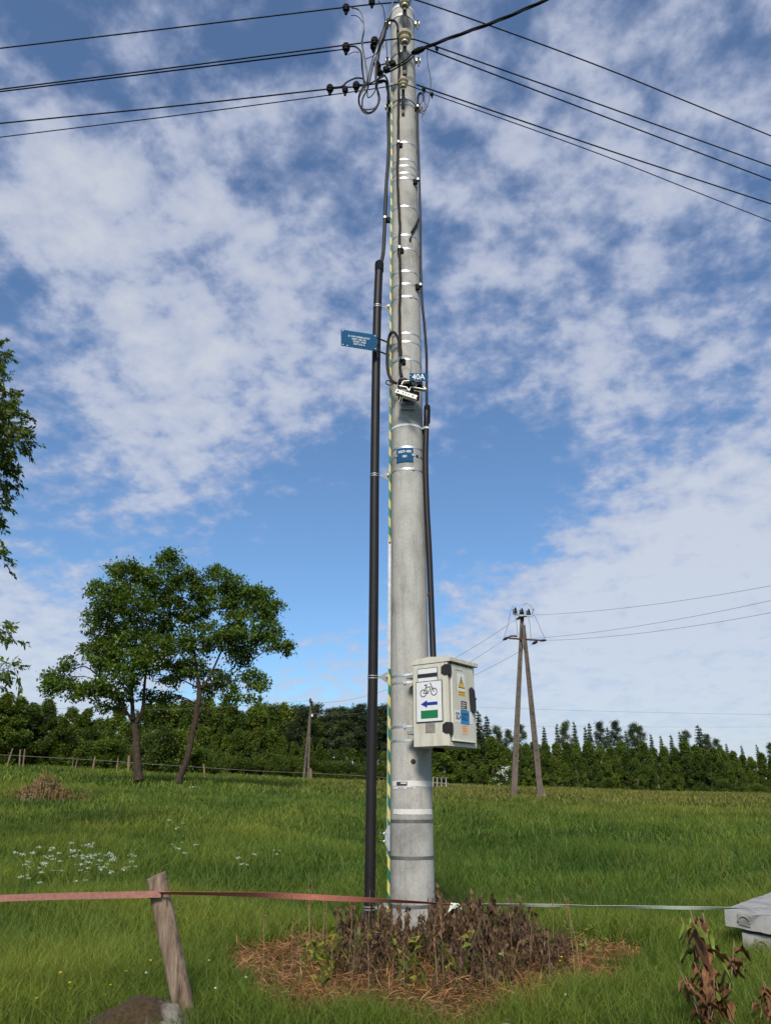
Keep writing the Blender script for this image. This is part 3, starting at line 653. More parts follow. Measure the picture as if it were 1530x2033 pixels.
# white-blossomed elder beside the left leg of the A-frame pole
def blossom():
    g = at(1000, 1560, 74.0); z0 = gzf(g.x, g.y); rng = np.random.default_rng(5)
    T = thing('flowering_bush', (g.x, g.y, z0), 'bush with creamy white blossom left of the twin-legged pole', 'shrub')
    P = np.concatenate([np.array(at(x, y, 74.0 + rng.uniform(-.5, .5))) + rng.normal(size=(70, 3)) * .35 for x, y in [(990, 1540), (998, 1530), (1004, 1545), (1008, 1528), (995, 1552), (1002, 1556), (985, 1550)]])
    V, q, c = leaf_quads(rng, P, .22, .6); place(npmesh('foliage', V, q, None, MT['leafbush'], c), 'foliage', T)
    P = np.concatenate([np.array(at(x, y, 73.3)) + rng.normal(size=(16, 3)) * np.array([.12, .1, .09]) for x, y in [(1002, 1524), (1007, 1527), (995, 1533), (1000, 1537), (990, 1534), (1003, 1545), (1009, 1523), (998, 1530), (992, 1558), (983, 1547), (1003, 1540)]])
    V, q, c = leaf_quads(rng, P, .12, .9); place(npmesh('blossom', V, q, None, MT['petal'], c), 'blossom', T)
    mb = MB()
    for k in range(5): mb.tube([(g.x + k * .1 - .2, g.y, z0 - .1), Vector((g.x + (k - 2) * .35, g.y, z0 + 1.8))], [.04, .015], 5)
    mb.build('branch', MT['bark'], T)
blossom()

# ------------------------------------------------------------------ main pole
PX, PYY = at(818, 1800, 6.65).x, 6.65
RZ = [(0.0, .182), (1.54, .176), (3.0, .1675), (5.0, .157), (7.8, .152), (9.33, .150), (10.8, .146)]
def prad(z):
    for (a, ra), (b, rb) in zip(RZ, RZ[1:]):
        if z <= b: return ra + (rb - ra) * max(0, (z - a)) / (b - a)
    return RZ[-1][1]
def onpole(px, py, off=0.0):
    Y = PYY - .15
    for _ in range(8):
        p = at(px, py, Y); r = prad(p.z) + off; dx = p.x - PX
        Y = PYY - math.sqrt(max(r * r - dx * dx, 1e-6))
    return at(px, py, Y)
PC = 806
def zfront(py): return onpole(PC, py).z
ZG = gzf(PX, PYY); ZTOP = zfront(5)
pole = thing('utility_pole', (PX, PYY, ZG), 'tall round grey concrete utility pole with steel bands, in the centre', 'utility pole')
mb = MB(); prof = [(prad(z), z) for z in np.linspace(ZG - .3, ZTOP - .02, 40)] + [(prad(ZTOP) - .012, ZTOP), (.07, ZTOP + .002)]
mb.lathe((PX, PYY, 0), prof, 64); mb.build('shaft', MT['concrete'], pole, origin=None)
def ring(z, h, t=.0016, off=.0012):
    m_ = MB(); r0 = prad(z) + off; r1 = r0 + t; n = 56; vs = []; fs = []
    for (r, zz_) in ((r0, z - h / 2), (r1, z - h / 2), (r1, z + h / 2), (r0, z + h / 2)):
        for j in range(n): vs.append((PX + r * math.cos(6.28318 * j / n), PYY + r * math.sin(6.28318 * j / n), zz_))
    for k in range(4):
        for j in range(n): fs.append((k * n + j, k * n + (j + 1) % n, ((k + 1) % 4) * n + (j + 1) % n, ((k + 1) % 4) * n + j))
    m_.add(vs, fs); return m_
def radial(px, z):     # outward unit vector & surface point at the azimuth of px
    p = at(px, 500, PYY - .15); return None
def surf(ang, z, off=0.): # ang from facing camera, positive to the right
    r = prad(z) + off; n = Vector((math.sin(ang), -math.cos(ang), 0)); return Vector((PX, PYY, z)) + n * r, n, Vector((math.cos(ang), math.sin(ang), 0))
bands = [(205, 0), (282, 0), (316, 0), (328.5, 0), (342.7, 0), (353, 0), (409, 0), (466, 0), (493, 0), (537.5, 0), (562.6, 0), (588, 1), (661, 0), (677.5, 0), (713, 0), (887, 0), (903, 0), (930, 1), (1340, 2), (1354.5, 3), (1442, 3), (1470, 0)]
for py, bk in bands:
    z = zfront(py); m_ = ring(z, .019)
    if bk:
        ang = {1: .32, 2: .05, 3: -.28}[bk]; c, n, tt = surf(ang, z, .006); m_.box(c, (.022, .006, .026), (tt, n, Vector((0, 0, 1))), .001)
        m_.box(c + n * .004 + tt * .004, (.006, .006, .036), (tt, n, Vector((0, 0, 1))))
    m_.build('steel_band', MT['steel'], pole)
for py in (1630.6, 1704, 1801):
    o_ = ring(zfront(py), .024).build('steel_band', MT['darksteel'], pole); o_['label'] = 'dull grey steel band low on the pole'
for py in (12,):
    ring(zfront(py) , .035, .004).build('top_collar', MT['alu'], pole)
# bolted collars with ears
for py in (30, 103, 195):
    z = zfront(py); m_ = ring(z, .038, .007)
    for s in (-1, 1):
        c = Vector((PX + s * (prad(z) + .035), PYY - .01, z)); m_.box(c, (.06, .012, .05), None, .003); m_.box(c - Vector((0, .03, 0)), (.06, .012, .05), None, .003)
    cl = m_.build('bolted_collar', MT['alu'] if py < 100 else MT['galv'], pole)
    for s in (-1, 1):
        c = Vector((PX + s * (prad(z) + .04), PYY - .02, z)); b_ = MB(); b_.tube([c + Vector((0, -.06, 0)), c + Vector((0, .06, 0))], .009, 8); b_.lathe(c + Vector((0, -.045, 0)), [(.016, -.008), (.016, .008)], 6, Vector((0, 1, 0)))
        b_.tube([c + Vector((0, -.03, -.02)), c + Vector((0, -.03, -.12))], .009, 6); b_.build('bolt', MT['bracket'], cl)
# insulators on hooked brackets
def insulator(px, py, s=1.0):
    c = at(px, py, PYY - .30); t = thing_part = MB(); z = c.z
    pin = MB(); pin.tube([c + Vector((0, 0, .02)), c + Vector((0, 0, -.14 * s))], .016, 8)
    q0 = c + Vector((0, .012, -.10 * s)); q1 = Vector((c.x, PYY - prad(z) - .02, z - .36 * s)); q2 = q1 + Vector((0, 0, -.06))
    for (p0, p1) in ((q0, q1), (q1 + Vector((0, 0, .03)), q2)):
        dd = (p1 - p0).normalized(); pin.box(p0.lerp(p1, .5), ((p1 - p0).length, .052 * s, .016), (dd, Vector((1, 0, 0)), dd.cross(Vector((1, 0, 0)))), .003)
    b_ = pin.build('insulator_bracket', MT['bracket'], pole)
    m_ = MB(); m_.lathe(c, [(.026 * s, -.085 * s), (.040 * s, -.080 * s), (.043 * s, -.060 * s), (.050 * s, -.055 * s), (.068 * s, -.035 * s), (.070 * s, -.022 * s), (.060 * s, -.012 * s), (.040 * s, -.006 * s), (.036 * s, .012 * s), (.042 * s, .02 * s), (.050 * s, .016 * s), (.078 * s, .026 * s), (.082 * s, .040 * s), (.072 * s, .052 * s), (.05 * s, .058 * s), (.052 * s, .075 * s), (.06 * s, .08 * s), (.058 * s, .095 * s), (.035 * s, .105 * s), (.01, .108 * s)], 32)
    m_.build('insulator', MT['ceramic'], b_, ang=34); return c
INS = [insulator(803, 4, 1.0), insulator(803, 76, 1.0), insulator(800, 166, .72)]
# dark disc for the hole, ring and torn paper on the shaft
c = onpole(820, 1512, 0); z = c.z; ang = math.asin((c.x - PX) / prad(z)); p_, n_, t_ = surf(ang, z, -.012)
mb = MB(); mb.lathe(p_, [(.016, 0.0), (.018, .0125), (.021, .0135), (.0205, .0145), (.015, .0148)], 20, n_); mb.build('dark_hole_disc', MT['hinge'], pole)  # solid dark disc, the hole's inner shade put into its colour
def cylpatch(pts_px, off, thick, name, m_, parent, rag=0.0, nu=14):
    """rectangle (px0,py0,px1,py1) on the shaft as a curved plate"""
    x0, y0, x1, y1 = pts_px; cy = (y0 + y1) / 2
    def ang_of(px):
        c = onpole(px, cy, off); return math.asin(max(-1, min(1, (c.x - PX) / (prad(c.z) + off))))
    a0, a1 = ang_of(x0), ang_of(x1); zc0, zc1 = onpole((x0 + x1) / 2, y1, off).z, onpole((x0 + x1) / 2, y0, off).z
    b_ = MB(); rg = random.Random(int(x0 * 7 + y0)); V = []; Fc = []
    for i in range(nu + 1):
        a = a0 + (a1 - a0) * i / nu; zb = zc0 + rag * rg.uniform(-1, 1); zt_ = zc1 + rag * .5 * rg.uniform(-1, 1)
        for (zz_, o_) in ((zb, off), (zt_, off), (zt_, off + thick), (zb, off + thick)): V.append(surf(a, zz_, o_)[0])
    for i in range(nu):
        for k in range(4): Fc.append((i * 4 + k, i * 4 + (k + 1) % 4, i * 4 + 4 + (k + 1) % 4, i * 4 + 4 + k))
    Fc += [(0, 1, 2, 3), (nu * 4 + 3, nu * 4 + 2, nu * 4 + 1, nu * 4)]
    b_.add(V, Fc); o = b_.build(name, m_, parent); return o, (a0, a1, zc0, zc1)
pp, _ = cylpatch((779, 1550, 856, 1561), .001, .0012, 'torn_paper_strip', MT['paper'], pole, .003)
pp['label'] = 'upper torn paper strip with a small dark printed block'
pp2, _ = cylpatch((780, 1561.8, 824, 1566), .001, .0012, 'paper_shred', MT['paper'], pp, .002)
pb, _ = cylpatch((787, 1552, 808, 1560), .0026, .0006, 'printed_block', MT['purple'], pp)
cylpatch((795, 1553.5, 806, 1556), .0034, .0004, 'printed_line', MT['paper'], pp); cylpatch((790, 1563.5, 802, 1564.6), .0026, .0004, 'printed_line', MT['ink'], pp); cylpatch((807, 1563.5, 821, 1564.8), .0026, .0004, 'printed_line', MT['ink'], pp)
pp3, _ = cylpatch((781, 1606.5, 857, 1617), .001, .0016, 'torn_paper_strip', MT['paper'], pole, .0035); pp3['label'] = 'lower torn white paper strip'
c = onpole(818, 1367, .004); a_ = math.asin((c.x - PX) / prad(c.z)); p_, n_, t_ = surf(a_, c.z, .004)
mb = MB(); mb.tube([p_ + (t_ * math.cos(k * .5236) + Vector((0, 0, 1)) * math.sin(k * .5236)) * .022 + n_ * .006 for k in range(13)], .0065, 8); mb.build('cable_ring', MT['galv'], pole)

# text
def text_mesh(s, size, place_fn, name, m_, parent, bold=0.0, align='CENTER', xs=1.0):
    cu = bpy.data.curves.new('t', 'FONT'); cu.body = s; cu.size = size; cu.align_x = align; cu.align_y = 'CENTER'; cu.extrude = 0; cu.offset = bold; cu.resolution_u = 3
    ob = bpy.data.objects.new('t', cu); COL.objects.link(ob); bpy.context.view_layer.update()
    me = bpy.data.meshes.new_from_object(ob.evaluated_get(bpy.context.evaluated_depsgraph_get())); bpy.data.objects.remove(ob); bpy.data.curves.remove(cu)
    for v in me.vertices: v.co = place_fn(v.co.x * xs, v.co.y)
    me.materials.clear(); me.materials.append(m_); me.name = name
    return place(me, name, parent)

# ------------------------------------------------------------------ signs on the pole
def flat_sign(corners, thick, label, m_, cat='sign', group=None):
    TL, TR, BR, BL_ = [Vector(p) for p in corners]; u = (TR - TL); v = (BL_ - TL); n = u.cross(v).normalized()
    if n.y > 0: n = -n
    T = thing('sign_plate', BL_.lerp(BR, .5), label, cat, group); mb = MB(); mb.prism([TL, TR, BR, BL_], -n * thick); mb.build('plate', m_, T, smooth=False)
    return T, TL, u, v, n
zt1 = at(747.7, 664.8, 6.46).z; zb1 = at(748, 697.5, 6.46).z
cTL, cTR = atz(677, 654, zt1), atz(747.7, 664.8, zt1); cBR, cBL = atz(748, 697.5, zb1), atz(677, 686, zb1)
T1, TL, u, v, n = flat_sign((cTL, cTR, cBR, cBL), .003, 'blue plate with four lines of white text sticking out left of the pole', MT['blue'])
def pf1(cx, cy):
    return lambda x, y: TL + u * (cx) + v * (cy) + u.normalized() * x - v.normalized() * y + n * .0012
Hs = v.length
for k, (s, sz) in enumerate([('Z 1W/1W000-A/101', .105), ('5027-103-101', .105), ('-ZOST 1950', .105), ('SUP 512 A', .105)]):
    text_mesh(s, Hs * sz * 1.30, pf1(.5, .33 + .15 * k), 'lettering', MT['white'], T1, .0003)
for a_, b_ in ((.05, .08), (.05, .93), (.17, .95), (.95, .10), (.95, .90)):
    mb = MB(); mb.lathe(TL + u * a_ + v * b_ - n * .002, [(.006, -.002), (.006, .006), (.003, .008)], 10, n); mb.build('rivet', MT['alu'], T1)
for b_ in (.12, .90):
    s = TL + u * .97 + v * b_; e = Vector((PX - prad(s.z) + .01, PYY - .06, s.z)); mb = MB(); mb.tube([s - u.normalized() * .03 - n * .006, s + (e - s) * .5 - n * .004, e], [.010, .009, .012], 8); mb.build('arm', MT['greycable'], T1)
# 40A plate
c4 = [at(812.6, 741.0, 6.20), at(848, 741.0, 6.22), at(848, 756.3, 6.22), at(812.6, 755.6, 6.20)]
T4, TL4, u4, v4, n4 = flat_sign(c4, .003, 'small blue plate reading 40A above the steel anchor bracket', MT['blue'])
text_mesh('40A', v4.length * 1.05, lambda x, y: TL4 + u4 * .50 + v4 * .52 + u4.normalized() * x - v4.normalized() * y + n4 * .0012, 'lettering', MT['white'], T4, .0006, xs=.88)
for a_ in (.045, .955):
    mb = MB(); mb.lathe(TL4 + u4 * a_ + v4 * (.45 if a_ > .5 else .3), [(.004, 0), (.004, .003)], 8, n4); mb.build('rivet', MT['ink'] if a_ > .5 else MT['white'], T4)
mb = MB(); e = Vector((PX + .02, PYY - prad(zt1 - .6), at(830, 752, 6.4).z)); mb.box((TL4 + u4 * .3 + v4 * .5 - n4 * .14), (.03, .27, .03), None); mb.build('holder', MT['bracket'], T4)
# curved number plate
z_a = None
T5 = thing('sign_plate', onpole(803, 917, .006), 'small curved blue plate with number and 101 strapped to the pole front', 'sign')
o5, (a0, a1, zb, zt_) = cylpatch((787, 889, 820, 916.5), .006, .002, 'plate', MT['blue'], T5)
def pf5(cz):
    def f(x, y):
        z = cz + y; r = prad(z) + .0092; a = (a0 + a1) / 2 + x / r; return Vector((PX + r * math.sin(a), PYY - r * math.cos(a), z))
    return f
HH = zt_ - zb
text_mesh('5027-103', HH * .235, pf5(zt_ - HH * .27), 'lettering', MT['white'], T5, .0008); text_mesh('101', HH * .235, pf5(zt_ - HH * .62), 'lettering', MT['white'], T5, .0008)
for a in (a0 + .03, a1 - .03):
    p_, n_, t_ = surf(a, (zb + zt_) / 2, .0105); mb = MB(); mb.box(p_, (.02, .002, .018), (t_, n_, Vector((0, 0, 1)))); mb.build('strap_end', MT['steel'], T5)
p_, n_, t_ = surf(a1 + .25, (zb + zt_) / 2 - .002, .006); mb = MB(); mb.box(p_, (.024, .006, .022), (t_, n_, Vector((0, 0, 1))), .001); mb.build('buckle', MT['ink'], T5)

# ------------------------------------------------------------------ conduits and cables on the pole
def P_(L_, Y): return [at(x, y, Y if not isinstance(Y, list) else Y[i]) for i, (x, y) in enumerate(L_)]
big_path = P_([(732, 1865), (735, 1700), (737.5, 1500), (740, 1345), (742, 1150), (743.5, 945), (746.5, 720), (749, 610), (752.5, 524)], 6.58)
gz0 = gzf(big_path[0].x, 6.58)
T = thing('cable_conduit', (big_path[0].x, 6.58, gz0), 'thick black plastic conduit standing left of the concrete pole', 'cable conduit')
mb = MB(); mb.tube([Vector((big_path[0].x - .002, 6.58, gz0 - .1))] + smooth_path(big_path, 5), .0425, 24); mb.build('pipe', MT['duct'], T, ang=50)
tp_ = big_path[-1]; mb = MB(); mb.lathe(tp_ - Vector((0, 0, .10)), [(.0455, 0), (.047, .01), (.047, .09), (.044, .115), (.028, .125), (.022, .14)], 24, Vector((.012, 0, 1))); mb.build('reducer_cap', MT['black'], T)
for (px, py) in [(749, 610), (743.5, 945), (740, 1345), (733, 1803)]:
    c = at(px, py, 6.58); m_ = MB()
    for dz in (-.012, .008): m_.lathe(c + Vector((0, 0, dz)), [(.0435, 0), (.046, 0.0), (.046, .007), (.0435, .007)], 24)
    e = Vector((PX - prad(c.z) - .008, PYY - .03, c.z)); x0 = c.x + .045
    m_.prism([(x0, 6.575, c.z + .012), (x0 + .02, 6.575, c.z + .014), (e.x - .02, 6.58, c.z + .045), (e.x, 6.60, c.z + .05), (e.x, 6.60, c.z - .05), (e.x - .02, 6.58, c.z - .045), (x0 + .02, 6.575, c.z - .008), (x0, 6.575, c.z - .006)], (0, .005, 0))
    m_.box((e.x + .004, PYY - .03, c.z), (.008, .05, .11)); m_.lathe((e.x - .016, 6.574, c.z + .012), [(.010, -.01), (.010, .004)], 6, Vector((0, 1, 0)))
    m_.build('pipe_bracket', MT['galv'], T)
T = thing('service_cable', tp_ + Vector((.01, 0, .03)), 'black cable rising from the top of the thick conduit up the left side', 'cable', 'cables fixed to the pole')
lp = [(754.5, 527), (757, 519), (761, 496), (764, 431), (767, 362), (770.4, 318.7), (771.5, 279), (770.8, 250), (770.6, 219), (770.8, 190)]
mb = MB(); mb.tube(smooth_path(P_(lp, [6.58, 6.58, 6.6, 6.62, 6.63, 6.63, 6.63, 6.63, 6.63, 6.63]), 5), .0195, 14); mb.build('sheath', MT['duct'], T)
def clip(px, py, Y, parent, dx=.03, r=.024):
    c = at(px, py, Y); m_ = MB(); m_.lathe(c - Vector((0, 0, .012)), [(r, 0), (r + .003, 0), (r + .003, .024), (r, .024)], 16); o = m_.build('clip_buckle', MT['steel'], parent)
    m_ = MB(); m_.box(c + Vector((dx, .02, -.01)), (abs(dx) * 1.6, .03, .07), None, .006); m_.build('clip_block', MT['black'], parent)
clip(764, 433, 6.62, T, .035, .022)
# right cable and its conduit
rl = [(846.7, 809), (845.7, 849), (844.3, 920), (846.7, 1002.6), (851.9, 1106), (856.6, 1230), (859.5, 1306)]
T = thing('cable_conduit', at(859.5, 1306, 6.5), 'slimmer black conduit running down the right side into the cable box', 'cable conduit')
rp = P_(rl, [6.60, 6.58, 6.57, 6.56, 6.54, 6.50, 6.46]); mb = MB(); mb.tube(smooth_path(rp, 5), .0275, 18); mb.build('pipe', MT['duct'], T)
mb = MB(); mb.lathe(rp[0] - Vector((0, 0, .17)), [(.029, 0), (.031, .01), (.031, .15), (.029, .185), (.016, .20)], 18, Vector((0.03, 0, 1))); mb.build('reducer_cap', MT['black'], T)
mb = MB(); c = at(854.3, 1181, 6.52); mb.lathe(c, [(.0275, -.012), (.0288, -.012), (.0288, .012), (.0275, .012)], 18, Vector((.02, 0, -1))); mb.build('tape_ring', MT['rubbertape'], T)
mb = MB(); c = at(845.7, 851, 6.58); mb.box(c + Vector((-.03, .03, -.01)), (.06, .03, .07), None, .006); mb.build('clip_block', MT['black'], T)
# wide pale strap around pole and conduit
z = c.z; m_ = MB(); n = 40; V = []; Fc = []
cpx = c.x; path = []
for k in range(17):
    a = -1.35 + 2.45 * k / 16; path.append(surf(a, z, .003)[0])
path += [Vector((c.x - .01, c.y - .034, z)), Vector((c.x + .02, c.y - .028, z)), Vector((c.x + .031, c.y, z))]
for p in path: V += [p + Vector((0, 0, -.011)), p + Vector((0, 0, .011)), p + Vector((0, .002, .011)), p + Vector((0, .002, -.011))]
for i in range(len(path) - 1):
    for k in range(4): Fc.append((i * 4 + k, i * 4 + (k + 1) % 4, i * 4 + 4 + (k + 1) % 4, i * 4 + 4 + k))
m_.add(V, Fc); m_.build('strap', MT['white'], T)
T = thing('service_cable', at(846.7, 805, 6.6), 'black cable down the right side of the pole above its conduit', 'cable', 'cables fixed to the pole')
rr = [(846.7, 812), (846.7, 737), (846, 698), (841.5, 639), (837.5, 600), (835, 535), (834, 437), (832, 358), (830, 299), (828.6, 240), (828.8, 205), (830, 190), (835, 185), (840, 191), (841, 200)]
mb = MB(); mb.tube(smooth_path(P_(rr, [6.6, 6.6, 6.58, 6.55, 6.53, 6.52, 6.52, 6.52, 6.53, 6.54, 6.5, 6.48, 6.46, 6.45, 6.44]), 5), .0135, 12); mb.build('sheath', MT['duct'], T)
clip(829.5, 357, 6.51, T, -.03, .017); clip(834.5, 566, 6.51, T, -.03, .017); clip(829, 212, 6.5, T, -.02, .017)
mb = MB(); mb.tube(smooth_path([onpole(831, 434, .01), onpole(826, 445, .012), onpole(817, 461, .012)], 4), .012, 8); mb.tube(smooth_path([onpole(831, 440, .014), onpole(822, 458, .012), onpole(814, 473, .01)], 4), .005, 6); mb.lathe(onpole(814, 475, .012), [(.004, -.02), (.012, -.012), (.012, .012), (.004, .02)], 8)
o_ = mb.build('loose_cable_end', MT['cable']); tag(o_, 'loose grey cable ends strapped against the right side of the upper pole', 'cable end')
# central twisted bundle
ctr = [(789, 55), (791, 90), (792, 130), (791.5, 180), (790.5, 240), (790.6, 285), (788.7, 338), (790.7, 397), (793.6, 446), (792.6, 490), (794.6, 555), (793, 614), (794, 678), (795.5, 700), (794, 730), (797, 748)]
cpth = smooth_path([onpole(x, y, .020) for x, y in ctr], 14)
T = thing('twisted_cable', cpth[-1], 'twisted black cable bundle running down the front of the pole', 'cable', 'cables fixed to the pole')
for s in range(3):
    pts = []; acc = 0
    for i, p in enumerate(cpth):
        if i: acc += (p - cpth[i - 1]).length
        a = acc * 9 + s * 2.094; pts.append(p + Vector((math.cos(a), math.sin(a), 0)) * .0085)
    mb = MB(); mb.tube(pts, .0078, 6); mb.build('strand', MT['cable'], T)
for (x, y) in ((790.6, 283), (792.6, 492), (796, 712)):
    c = onpole(x, y, .022); m_ = MB(); m_.lathe(c - Vector((0, 0, .014)), [(.019, 0), (.022, 0), (.022, .028), (.019, .028)], 14); m_.build('clip_buckle', MT['steel'], T)
    m_ = MB(); m_.box(c + Vector((.028, .012, -.03)), (.035, .03, .07), None, .006); m_.box(c + Vector((-.012, .012, -.04)), (.02, .02, .07), None, .005); m_.build('clip_block', MT['black'], T)
# loop of cable beside it, down to the bracket
def cable(L_, Y, r, m_, label, group='jumper cables at the pole top', n=7, name='jumper_cable'):
    mb = MB(); mb.tube(smooth_path(P_(L_, Y), 6), r, n); o = mb.build(name, m_); tag(o, label, 'cable', group); return o
def pic3(x, y): return (650 + x / 5.1, 600 + y / 5.1)
for k, dx in enumerate((0, 8)):
    L_ = [pic3(740, 560), pic3(730 - dx, 460), pic3(718, 380 + dx), pic3(690, 318 + dx), pic3(655, 300 + dx), pic3(622 + dx, 345), pic3(605 + dx, 470), pic3(600 + dx * 1.5, 620), pic3(615 + dx, 730), pic3(650 + dx, 800), pic3(700, 825 - dx)]
    cable(L_, [6.44, 6.44, 6.43, 6.42, 6.42, 6.46, 6.48, 6.47, 6.45, 6.42, 6.4], .0115, MT['cable'], ['outer', 'inner'][k] + ' black cable of the tall loop left of the anchor bracket', 'cable loop above the anchor bracket', 8)
cable([pic3(690, 820), pic3(640, 800), pic3(600, 795), pic3(592, 820), pic3(620, 838), pic3(660, 830), pic3(630, 800), pic3(655, 790), pic3(690, 812)], 6.38, .0055, MT['cable'], 'small black cable tail coiled left of the anchor bracket', None)
cable([pic3(655, 610), pic3(690, 590), pic3(740, 555), pic3(790, 542), pic3(830, 560), pic3(843, 610), pic3(845, 700), pic3(842, 740)], 6.40, .0038, MT['palecable'], 'thin pale wire arching over the twisted cable above the 40A plate', None)
# anchor bracket
def bracket():
    T = thing('anchor_bracket', at(810, 800, 6.45), 'pale metal anchor bracket with perforated bar below the 40A plate', 'bracket')
    z0 = at(808, 783, 6.36).z
    mb = MB(); p_, n_, t_ = surf(.05, z0 - .02, .012); mb.box(p_, (.14, .02, .16), (t_, n_, Vector((0, 0, 1))), .004); mb.build('back_plate', MT['galv'], T)
    a = at(785, 775.5, 6.30); b = at(827, 789, 6.24); ax = (b - a).normalized(); up = Vector((0, 0, 1)); nn = ax.cross(up).normalized()
    mb = MB(); mb.box(a.lerp(b, .5), ((b - a).length, .006, .042), (ax, nn, ax.cross(nn) * -1), .001); mb.box(a.lerp(b, .5) + Vector((0, .03, -.018)), ((b - a).length, .06, .006), (ax, Vector((0, 1, 0)), up)); bar = mb.build('perforated_bar', MT['alu'], T)
    for t in (.12, .36, .48, .62, .82):
        mb = MB(); mb.lathe(a.lerp(b, t) - nn * (1 if nn.y > 0 else -1) * .0034, [(.009 if t in (.12, .82) else .006, -.0005), (.009 if t in (.12, .82) else .006, .001)], 8, nn); mb.build('dark_bar_hole_disc', MT['ink'], bar)  # black discs for the perforations, shade of each hole put into colour
    mb = MB()
    for L_ in ([(793, 768), (807, 771), (811, 778), (815, 770), (826, 772), (843, 775)], [(797, 765), (800, 759), (812, 758)], [(818, 761), (827, 764), (824, 771)], [(837, 760), (840, 770), (845, 774)]):
        pts = P_(L_, 6.28)
        for p, q in zip(pts, pts[1:]):
            d = (q - p); a_ = d.normalized(); b2 = a_.cross(Vector((0, 1, 0))).normalized(); mb.box(p.lerp(q, .5), (d.length + .008, .05, .007), (a_, Vector((0, 1, 0)), b2), .001)
    mb.build('forked_frame', MT['alu'], T)
    mb = MB(); mb.box(at(811, 787, 6.36), (.20, .14, .05), None, .012); mb.box(at(806, 763, 6.36), (.16, .12, .05), None, .01); mb.box(at(822, 766, 6.36), (.16, .1, .05), None, .01); mb.build('clamp_body', MT['black'], T)
    mb = MB(); mb.lathe(at(800, 757, 6.36), [(.045, -.02), (.045, .02), (.03, .032)], 16, Vector((.1, -.4, 1))); mb.build('arrester_cap', MT['bracket'], T)
    c = at(793, 780, 6.3)
    mb = MB(); mb.tube(smooth_path([c, c + Vector((.005, 0, -.06)), c + Vector((-.012, 0, -.10))], 4), .004, 6); mb.build('earth_wire', MT['stripe'], T)
    mb = MB(); mb.tube(smooth_path([c + Vector((.02, 0, 0)), c + Vector((.022, 0, -.08)), c + Vector((.008, 0, -.11))], 4), .0035, 6); mb.build('earth_wire', MT['palecable'], T)
    p_, n_, t_ = surf(.02, at(806, 800, 6.48).z, .004); mb = MB(); mb.box(p_, (.06, .01, .07), (t_, n_, up), .002); mb.build('lower_lug', MT['galv'], T)
bracket()

# grounding strip with striped tape
def gstrip():
    T = thing('grounding_strip', at(771, 1850, 6.62), 'flat earthing strip wrapped in green and yellow tape on the pole left edge', 'grounding strip')
    def rib(L_, w_, Y, name, m_, t=.005):
        pts = smooth_path([at(x, y, Y) for x, y in L_], 4); mb = MB(); V = []; Fc = []
        for p in pts: V += [p + Vector((-w_ / 2, 0, 0)), p + Vector((w_ / 2, -.004, 0)), p + Vector((w_ / 2, t - .004, 0)), p + Vector((-w_ / 2, t, 0))]
        for i in range(len(pts) - 1):
            for k in range(4): Fc.append((i * 4 + k, i * 4 + (k + 1) % 4, i * 4 + 4 + (k + 1) % 4, i * 4 + 4 + k))
        Fc += [(0, 1, 2, 3), tuple(len(V) - 4 + k for k in (3, 2, 1, 0))]
        mb.add(V, Fc); return mb.build(name, m_, T, smooth=False)
    rib([(770, 1880), (771, 1760), (771.5, 1690)], .021, 6.55, 'taped_section', MT['stripe'])
    rib([(771.8, 1643), (772, 1500), (773, 1328)], .021, 6.55, 'taped_section', MT['stripe'])
    rib([(770.5, 1700), (771.5, 1500), (772.5, 1300), (773.2, 1070)], .026, 6.556, 'bare_section', MT['galv'])
    rib([(773.2, 1076), (773.8, 900), (774.6, 760), (775.2, 600), (776.4, 400), (777, 250), (777.5, 165)], .019, 6.54, 'taped_section', MT['stripe'])
    c = at(769, 1664, 6.53); mb = MB(); mb.prism([c + Vector((.012, 0, .10)), c + Vector((-.02, 0, .05)), c + Vector((-.02, 0, -.04)), c + Vector((.012, 0, -.10)), c + Vector((.02, 0, -.09)), c + Vector((.02, 0, .09))], (0, .008, 0)); pl = mb.build('test_clamp', MT['galv'], T)
    for dz in (.032, -.025):
        mb = MB(); mb.tube([c + Vector((-.01, .003, dz)), c + Vector((-.06, .003, dz + .004))], .006, 8); mb.lathe(c + Vector((-.028, .003, dz)), [(.012, -.005), (.012, .005)], 6, Vector((1, 0, 0))); mb.build('bolt', MT['galv'], pl)
gstrip()

# ------------------------------------------------------------------ wires and jumpers at the pole top
def extend(pts, far):
    d = (pts[-1] - pts[-2]).normalized(); return pts + [pts[-1] + d * far]
def wire(L_, z, r, label, group, start=None, far=14, n=7, sag=.0):
    pts = [atz(x, y, z + zo) for (x, y, zo) in L_]
    if start is not None: pts = [start] + pts
    pts = extend(pts, far); mb = MB(); mb.tube(smooth_path(pts, 8), r, n)
    T = thing('overhead_wire', pts[0], label, 'overhead wire', group); mb.build('conductor', MT['wire'], T); return T
def connector(px, py, Y, parent, s=1.0):
    c = at(px, py, Y); m_ = MB(); m_.box(c, (.075 * s, .06 * s, .055 * s), None, .012 * s); m_.box(c + Vector((0, 0, -.035 * s)), (.05 * s, .055 * s, .04 * s), None, .01 * s); m_.box(c + Vector((0, 0, .022 * s)), (.05 * s, .065 * s, .022 * s), None, .006)
    m_.tube([c + Vector((0, 0, .07 * s)), c + Vector((0, 0, -.10 * s))], .007 * s, 6); m_.lathe(c + Vector((0, 0, -.085 * s)), [(.016 * s, -.012), (.016 * s, .012)], 6); m_.build('wire_connector', MT['black'], parent)
G1 = 'overhead wires left of the pole'; G2 = 'overhead wires right of the pole'
z1 = INS[0].z + .0; z2 = INS[1].z; z3 = INS[2].z; YW = PYY - .30
